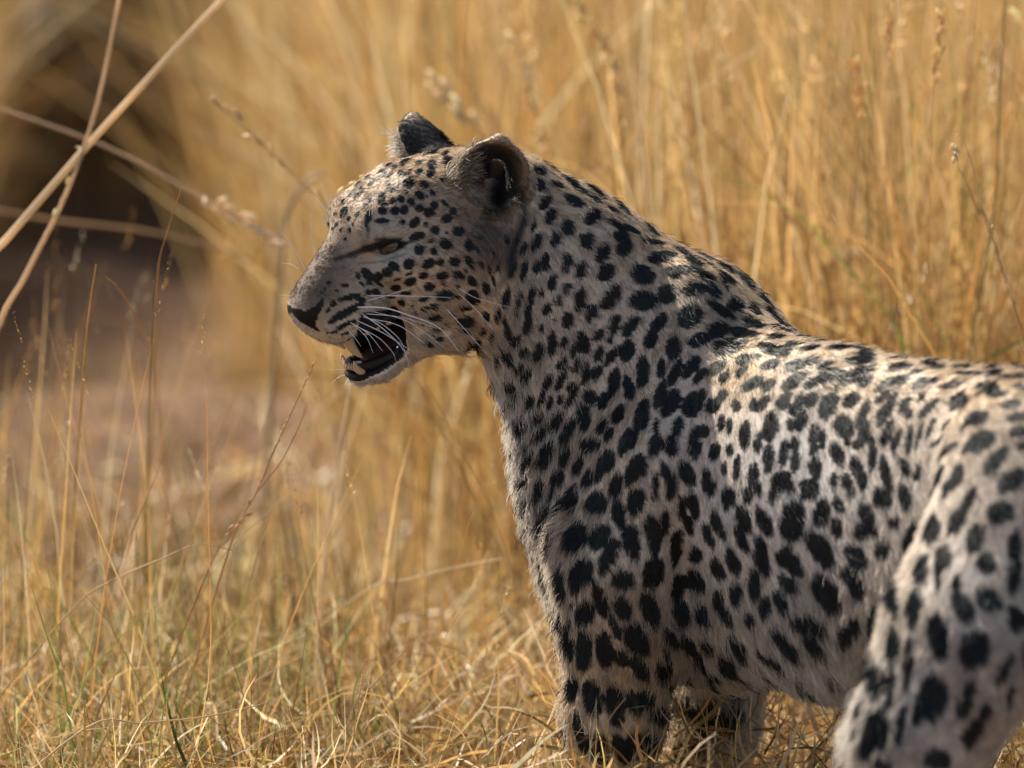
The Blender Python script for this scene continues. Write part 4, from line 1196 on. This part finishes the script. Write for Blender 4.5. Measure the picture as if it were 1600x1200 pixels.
short(17000, -.85, .75, -.55, 1.0, .07, .25)
short(3500, -.85, .75, -.55, 1.0, .16, .32, None, 1.1, (4, 5, 5, 3, 1, 4, .5, .3))
short(6000, -1.1, 1.3, 1.0, 2.0, .08, .24, None, 1.4)
short(1500, -1.8, -.1, 1.9, 5.5, .05, .14, None, 1.6)
short(5000, -2.5, 2.5, -3.5, -.55, .07, .17, None, 1.5)
short(4000, -4, -.85, -.6, 3, .08, .24, None, 1.6)
short(4000, .75, 4, -.6, 1.5, .08, .24, None, 1.6)
short(5000, -5, 5, -8, -3.5, .06, .14, None, 2.4)


def litter(n, x0, x1, y0, y1, zmax, wmul=1.0):
    """fallen and curled straws caught in the tangle"""
    B = scatter(n, x0, x1, y0, y1)
    m = len(B)
    B[:, 2] += rng.uniform(0, zmax, m)
    A.add(*ribbons(B, rng.uniform(0, 6.283, m), rng.uniform(.4, 1.9, m), rng.normal(0, .9, m), rng.uniform(.04, .14, m), np.where(rng.random(m) < .2, rng.uniform(.003, .0055, m), rng.uniform(.0012, .0030, m)) * wmul, pick(m, (4, 5, 5, 5, 5, 4, 1.0, .6), .45), 6, .11)[:3])


short(2000, -.75, -.02, -.05, 1.3, .18, .38, None, 1.2, (4, 5, 5, 5, 4, 4, 1.2, .5))
litter(18000, -.85, .75, -.5, .9, .20)
litter(3500, -1.2, 1.2, .9, 2.2, .15, 1.5)
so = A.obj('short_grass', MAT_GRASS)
tag(so, 'short tangled dry grass with a few green blades under the leopard', 'grass', None, 'stuff')

# loose upright stems and tufts on the left, in front of the bare run
A = Acc()


def wisps(n, x0, x1, y0, y1, h0, h1):
    c0 = scatter(max(8, n // 7), x0, x1, y0, y1)
    B = c0[rng.integers(0, len(c0), n)] + rng.normal(0, .03, (n, 3)) * np.array([1, 1, 0])
    h = rng.uniform(h0, h1, n)
    az = rng.uniform(0, 6.283, n)
    c = pick(n, (5, 5, 3, 5, 3, 5, 1.5, .4), .35)
    V, Fq, C, tip = ribbons(B, az, np.abs(rng.normal(.12, .16, n)), rng.normal(.25, .3, n), h, rng.uniform(.0014, .0028, n), c, 7, .05)
    A.add(V, Fq, C)
    k = rng.random(n) < .5
    ax = nrm(np.stack([np.cos(az) * .35, np.sin(az) * .35, np.ones(n)], -1))[k]
    A.add(*spikes(tip[k] - ax * .07, ax, rng.uniform(.05, .08, k.sum()), c[k] * 1.15, 14, .0022))


wisps(110, -.62, -.32, -.05, .9, .40, .66)
wisps(40, -.34, -.10, .2, 1.2, .32, .52)
wisps(24, -.10, .10, .4, 1.2, .25, .42)
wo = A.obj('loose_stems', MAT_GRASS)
tag(wo, 'thin upright dry stems standing loose above the short grass on the left', 'grass', None, 'stuff')

# tall golden grass behind, and across the far end of the gap
A = Acc()


def tall(n, x0, x1, y0, y1, h0, h1, keep, leafy=3, wm=1.0, lean_az=None):
    B = scatter(n, x0, x1, y0, y1, keep)
    cl = vnoise(B, 5.5, 41) + .6 * vnoise(B, 14, 42)
    B = B[cl > rng.uniform(-1.5, .3, len(B))]
    m = len(B)
    h = rng.uniform(h0, h1, m)
    az = rng.uniform(0, 6.283, m) if lean_az is None else rng.normal(lean_az, .8, m)
    c = pick(m, (6, 5, 2.5, 4, 1.8, 6, .7, .35), .3)
    V, Fq, C, tip = ribbons(B, az, np.abs(rng.normal(.06, .08, m)), rng.normal(.16, .14, m), h, rng.uniform(.002, .0036, m) * wm, c, 6, .03)
    A.add(V, Fq, C)
    hs = rng.random(m) < .55
    ax = nrm(np.stack([np.cos(az) * .3, np.sin(az) * .3, np.ones(m)], -1))[hs]
    A.add(*spikes(tip[hs] - ax * .10, ax, rng.uniform(.07, .13, hs.sum()), np.clip(c[hs] * 1.2 + .10, 0, .9), 9, .006 * wm))
    for k in range(leafy):
        b = B + rng.normal(0, .015, (m, 3)) * np.array([1, 1, 0])
        b[:, 2] += rng.uniform(0, .5, m) * h * .7
        A.add(*ribbons(b, rng.uniform(0, 6.283, m), np.abs(rng.normal(.18, .16, m)), rng.normal(.55, .5, m), h * rng.uniform(.35, .75, m), rng.uniform(.0028, .006, m) * wm, pick(m, (6, 5, 2, 5, 2, 6, .6, .3), .25), 5, .06)[:3])


right = lambda x, y: gapmask(x, y) & (x > -.75 - .02 * y)
tall(2600, -.5, 1.4, .55, 2.0, .75, 1.2, lambda x, y: right(x, y) & (y > .80 + 1.3 * np.clip(.25 - x, 0, .6)), 3)
tall(450, .15, 1.3, .55, 1.1, .75, 1.15, lambda x, y: y > .55 + .8 * np.clip(.5 - x, 0, .5), 2, .95)
tall(4200, -.7, 2.0, 2.0, 4.6, .85, 1.35, right, 3)
tall(3000, -1.0, 2.6, 4.6, 8.0, .8, 1.35, gapmask, 3, 1.3)
tall(3000, -4.0, -.85, 5.2, 8.0, .8, 1.35, gapmask, 4, 1.3)
tall(1800, -4.5, 4.5, 8.0, 13.0, .8, 1.4, None, 3, 1.8)
tall(3000, -2.4, -.85, 2.2, 5.6, .7, 1.25, lambda x, y: x < -.95 - .12 * np.sin(y * 3), 4)
tall(1400, 1.4, 4.5, .8, 4.6, .8, 1.25, None, 3, 1.3)
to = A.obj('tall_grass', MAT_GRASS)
tag(to, 'tall golden dry grass standing behind the leopard', 'grass', None, 'stuff')

# ------------------------------------------------------------------ bushes left of the gap, whose shade lies over the far grass
MAT_LEAF = mat_attr('bush_leaf', .55, .3, .3)
MAT_BARK = mat_plain('bush_bark', (.16, .12, .09), .9, .2, .6, 60)


def bush(label, x, y, h, r, n):
    base = np.array([x, y, float(gz(x, y)) - .03])
    stems, crown = [], []
    for k in range(7):
        a = rng.uniform(0, 6.283)
        e = base + np.array([math.cos(a) * r * .6, math.sin(a) * r * .6, h * rng.uniform(.6, .9)])
        m = base + (e - base) * .5 + np.array([0, 0, h * .12])
        stems.append(tube(spline([base + rng.normal(0, .04, 3) * [1, 1, 0], m, e], 10), np.linspace(.035, .008, 10), 7))
        crown.append(e)
    V, Fl = [], []
    for v, f in stems:
        o = sum(len(q) for q in V)
        Fl += [[i + o for i in q] for q in f]
        V.append(v)
    root = py_obj('bush', np.concatenate([v for v in V]), Fl, MAT_BARK)
    tag(root, label, 'bush', 'bushes beyond the gap')
    cl = np.concatenate([base + np.stack([rng.normal(0, r * .5, 40), rng.normal(0, r * .5, 40), h * rng.uniform(.25, 1.0, 40)], -1), np.array(crown)])
    c = cl[rng.integers(0, len(cl), n)] + rng.normal(0, r * .14, (n, 3))
    a = nrm(rng.normal(0, 1, (n, 3)))
    b = nrm(np.cross(a, rng.normal(0, 1, (n, 3))))
    s_ = rng.uniform(.018, .034, (n, 1))
    V = np.stack([c - a * s_, c + b * s_ * .42, c + a * s_, c - b * s_ * .42], 1).reshape(-1, 3)
    lf = mesh_obj('foliage', V, np.arange(len(V)).reshape(-1, 4), MAT_LEAF, root, False)
    col = np.array([.075, .085, .035]) * rng.uniform(.6, 1.4, (n, 1)) * rng.uniform(.9, 1.1, (n, 3))
    vcol(lf, 'col', np.repeat(col, 4, 0))


bush('dark blurred bush at the far left behind the dry grass', -1.55, 7.6, 2.6, 1.0, 16000)
bush('dark bush showing through the grass left of the leopard forehead', -1.05, 9.0, 3.0, 1.1, 16000)
bush('low dark thicket at the end of the bare run on the left', -.95, 7.3, 1.5, .7, 14000)
bush('dark shrub deep in the gap between the bare run and the tall grass', -.58, 7.5, 1.9, .6, 14000)
bush('dark bush farthest to the left, mostly outside the picture', -3.2, 7.4, 3.2, 1.3, 16000)

# ------------------------------------------------------------------ single stalks that can be told apart
MAT_STALK = mat_attr('straw_stalk', .4, .5, .45, .2)


def stalk(name, label, px, depth, width, col, head=None, cat='grass stalk', hsize=.0045, hper=12, hspread=.35):
    """px: polyline of photograph pixels from the foot to the tip; depth: distance plane(s)"""
    n = len(px)
    dep = np.linspace(depth[0], depth[1], n) if isinstance(depth, tuple) else np.full(n, depth)
    P = np.array([W(x, y, d) for (x, y), d in zip(px, dep)])
    foot = P[0].copy()
    g = float(gz(foot[0], foot[1]))
    if foot[2] > g + .02:                     # carry the stalk down to the soil along its own lean
        d = nrm(P[0] - P[1])
        d = nrm(np.array([d[0] * .6, d[1] * .6, min(d[2], -.5)]))
        k = (foot[2] - g) / -d[2]
        P = np.vstack([foot + d * k, foot + d * k * .5, P])
    S = spline(P, 26)
    V, Fq = tube(S, width * .0005 * np.linspace(1.1, .55, 26), 7)
    root = py_obj(name, V, Fq, MAT_STALK)
    vcol(root, 'col', np.tile(np.array(col), (len(V), 1)) * (1 + .15 * vnoise(V, 120, 51))[:, None])
    tag(root, label, cat, 'grass stalks that stand out', 'thing')
    if head:
        a, b = head                            # part of the stalk's length that carries husks
        Vs, Fs = [], []
        for k in range(hper):
            i = (a + (b - a) * k / max(1, hper - 1)) * 25
            i0 = min(int(i), 24)
            c = S[i0] + (S[i0 + 1] - S[i0]) * (i - i0)
            ax = nrm(nrm(S[i0 + 1] - S[i0]) + rng.normal(0, hspread, 3))
            sd = nrm(np.cross(ax, rng.normal(0, 1, 3)))
            s = hsize * rng.uniform(.75, 1.25)
            v, f = uv_ball(c + sd * s * .5 + ax * s, np.stack([sd, np.cross(ax, sd), ax]), (s * .34, s * .30, s), 6, 4)
            Fs += [[j + len(Vs) * 30 for j in q] for q in f.tolist()]
            Vs.append(v)
        Vs = np.concatenate(Vs)
        o = py_obj('seed_head', Vs, Fs, MAT_STALK, root)
        o['kind'] = 'stuff'
        vcol(o, 'col', np.clip(np.tile(np.array(col) * 1.25 + .08, (len(Vs), 1)) * (1 + .2 * vnoise(Vs, 400, 52))[:, None], 0, .9))
    return root


GOLD = (.66, .45, .19)
stalk('grass_stalk', 'thick blurred straw crossing the upper left corner diagonally', [(-60, 450), (0, 385), (130, 235), (260, 92), (350, -5), (400, -60)], (-.42, -.46), 8.5, (.84, .68, .46))
stalk('grass_stalk', 'blurred stem rising steeply at the left edge and crossing the diagonal straw', [(-20, 560), (40, 430), (100, 310), (150, 170), (190, -20)], (-.40, -.46), 6.0, (.76, .60, .40), (.55, .8), hper=8)
stalk('grass_stalk', 'blurred arching stem with pale head drooping toward the leopard face', [(-330, 170), (-220, 135), (-100, 138), (-30, 160), (60, 190), (180, 235), (300, 300), (390, 350), (450, 385)], (.75, .7), 5.0, (.66, .50, .33), (.82, .97), hsize=.009, hper=16)
stalk('grass_stalk', 'faint blurred straw lying almost level at left below the diagonal straw', [(-330, 360), (-220, 322), (-110, 315), (-30, 325), (90, 345), (220, 360), (330, 385), (400, 410)], (1.2, 1.1), 6, (.50, .34, .18))
stalk('grass_stalk', 'sharp thin reddish stem rising tallest in the lower left', [(222, 900), (232, 770), (240, 640), (243, 540), (247, 420), (262, 360), (284, 292)], (.6, .03), 2.0, (.50, .33, .16))
stalk('grass_stalk', 'stem tapering to a point left of the tallest lower left stem', [(118, 760), (125, 660), (132, 560), (140, 480), (150, 414)], (.45, -.2), 3.2, (.56, .40, .22))
stalk('grass_stalk', 'short curved blade leaning onto the tallest lower left stem', [(240, 560), (228, 530), (205, 480), (180, 445), (166, 433)], (.55, .1), 1.9, (.52, .34, .18))
stalk('grass_stalk', 'dark green upright stem in the lower left grass', [(228, 860), (230, 760), (233, 640), (237, 540), (240, 440)], (.6, .05), 2.4, (.26, .25, .10))
stalk('grass_stalk', 'bare stem leaning right in the middle of the lower left', [(360, 850), (400, 770), (430, 700), (462, 630), (492, 564)], (.12, .1), 2.4, (.55, .37, .18), (.5, 1.0), hsize=.0022, hper=22, hspread=.1)
stalk('grass_stalk', 'thin stem with dark spike beside the bare leaning stem', [(330, 880), (370, 820), (408, 760), (440, 720), (470, 660), (478, 632)], (.1, .1), 1.7, (.46, .29, .14), (.35, .5), hper=6)
stalk('grass_stalk', 'thick pale straw standing under the leopard chin', [(505, 900), (517, 800), (528, 720), (540, 650), (547, 596)], (.45, .5), 5.0, (.74, .60, .40))
stalk('grass_stalk', 'slender stalk with hanging oat-like husks left of the forehead', [(520, 340), (490, 305), (460, 275), (425, 240), (385, 200), (350, 172), (322, 150)], (.55, .5), 2.2, (.52, .38, .20), (.55, .95), hsize=.008, hper=8, hspread=.6)
stalk('bent_grass', 'blurred pale blade bent over like a hook in front of the face', [(440, 400), (446, 350), (458, 312), (480, 284), (506, 272)], (1.15, 1.15), 8.0, (.50, .40, .26), cat='grass')
stalk('grass_stalk', 'husks of a stalk peeping over the leopard forehead', [(640, 330), (610, 290), (585, 277), (562, 281), (538, 292)], (.16, .14), 1.0, (.74, .60, .34), (.62, 1.0), hsize=.005, hper=4, hspread=.15)
stalk('grass_stalk', 'tall dark green stem at the right edge', [(1508, 640), (1520, 520), (1540, 420), (1556, 300), (1562, 150), (1572, -20)], (.5, .5), 3.0, (.24, .22, .075))
stalk('grass_stalk', 'nodding stalk with a sharp white head near the right edge', [(1565, 400), (1548, 355), (1530, 310), (1520, 262), (1508, 226), (1496, 208), (1491, 226), (1493, 246)], (.18, .16), 1.5, (.70, .56, .36), (.87, 1.0), hsize=.004, hper=16)
stalk('grass_stalk', 'brown jointed stem leaning left from the right edge stem', [(1550, 372), (1530, 335), (1512, 290), (1498, 262)], (.3, .3), 1.6, (.36, .22, .10))
stalk('grass_stalk', 'golden seed spike high on the right side', [(1452, 330), (1455, 220), (1460, 130), (1468, 70), (1474, 28)], (.42, .42), 1.6, GOLD, (.66, 1.0), hsize=.0065, hper=22)
stalk('grass_stalk', 'golden seed spike left of the other spike on the right side', [(1385, 420), (1370, 300), (1352, 190), (1340, 140), (1334, 105)], (.6, .6), 1.6, GOLD, (.66, 1.0), hsize=.0075, hper=18)
stalk('grass_stalk', 'blurred seed spike leaning left above the leopard shoulder', [(1010, 420), (985, 280), (966, 160), (948, 80), (905, 10), (890, -20)], (.8, .85), 2.4, (.64, .46, .2), (.5, .97), hsize=.011, hper=26)
stalk('grass_stalk', 'upright seed spike cut by the top edge at right', [(1385, 300), (1388, 180), (1390, 90), (1396, 20), (1400, -30)], (.55, .55), 1.6, GOLD, (.6, 1.0), hsize=.007, hper=18)
stalk('grass_stalk', 'blurred seed spike above the near ear', [(850, 330), (842, 230), (828, 150), (815, 80), (806, 40)], (1.0, 1.0), 2.2, (.66, .48, .24), (.45, 1.0), hsize=.010, hper=20)
stalk('grass_stalk', 'blurred leaning husk just above the crown of the head', [(800, 330), (770, 240), (738, 190), (712, 165), (684, 138)], (.9, .95), 2.6, (.68, .50, .26), (.62, 1.0), hsize=.012, hper=10, hspread=.15)
stalk('grass_stalk', 'olive stem running up through the golden grass above the shoulder', [(1350, 560), (1356, 420), (1360, 280), (1362, 130), (1366, -20)], (.8, .8), 3.2, (.30, .27, .10))
stalk('grass_stalk', 'long straw lying low across the lower left grass', [(130, 1140), (220, 1130), (320, 1120), (420, 1098)], (-.12, -.1), 2.6, (.62, .48, .28))
stalk('grass_stalk', 'wavy stem standing alone at the bottom left of centre', [(548, 1215), (552, 1160), (558, 1110), (567, 1058)], (-.14, -.14), 1.3, (.58, .42, .22), (.4, 1.0), hsize=.002, hper=24, hspread=.1)
stalk('grass_stalk', 'straw leaning right across the front leg', [(900, 1215), (935, 1150), (958, 1115), (978, 1090)], (-.24, -.24), 1.6, (.70, .48, .24))
stalk('grass_stalk', 'shorter straw leaning right at the inner edge of the front leg', [(975, 1215), (990, 1185), (1005, 1155), (1013, 1145)], (-.24, -.24), 1.4, (.66, .46, .24))
stalk('grass_stalk', 'thin straw between the two front legs', [(1022, 1215), (1026, 1180), (1034, 1155), (1042, 1132)], (-.2, -.2), 1.3, (.66, .46, .24))
stalk('grass_stalk', 'feathery stem in front of the far foreleg', [(1105, 1210), (1112, 1180), (1118, 1150), (1122, 1112)], (-.2, -.2), 1.2, (.60, .42, .22), (.45, 1.0), hsize=.0022, hper=18, hspread=.15)
stalk('grass_stalk', 'flat straw crossing low between the front legs', [(1056, 1188), (1085, 1192), (1110, 1200), (1130, 1210)], (-.2, -.2), 1.2, (.62, .44, .24))
stalk('grass_stalk', 'pale straw slanting up behind the hind leg at the right corner', [(1530, 1205), (1550, 1185), (1570, 1165), (1584, 1148)], (-.3, -.3), 1.8, (.74, .58, .40))
stalk('grass_stalk', 'long thin straw leaning left in front of the chest', [(800, 900), (770, 800), (735, 730), (700, 660), (668, 600)], (.35, .3), 1.7, (.66, .48, .26))
stalk('grass_stalk', 'pale blurred straw lying slantwise left of the chest', [(560, 930), (640, 905), (720, 885), (790, 872)], (.4, .35), 2.6, (.72, .58, .38))
stalk('grass_stalk', 'straw rising from the left edge toward the leaning stems', [(105, 960), (180, 905), (260, 870), (310, 850), (364, 860)], (.1, .1), 2.0, (.60, .44, .24))
stalk('grass_stalk', 'faint thin straw lying almost level across the grass at upper right', [(1150, 96), (1260, 112), (1400, 132), (1500, 146), (1610, 164)], (.95, .95), 2.0, (.70, .56, .36))
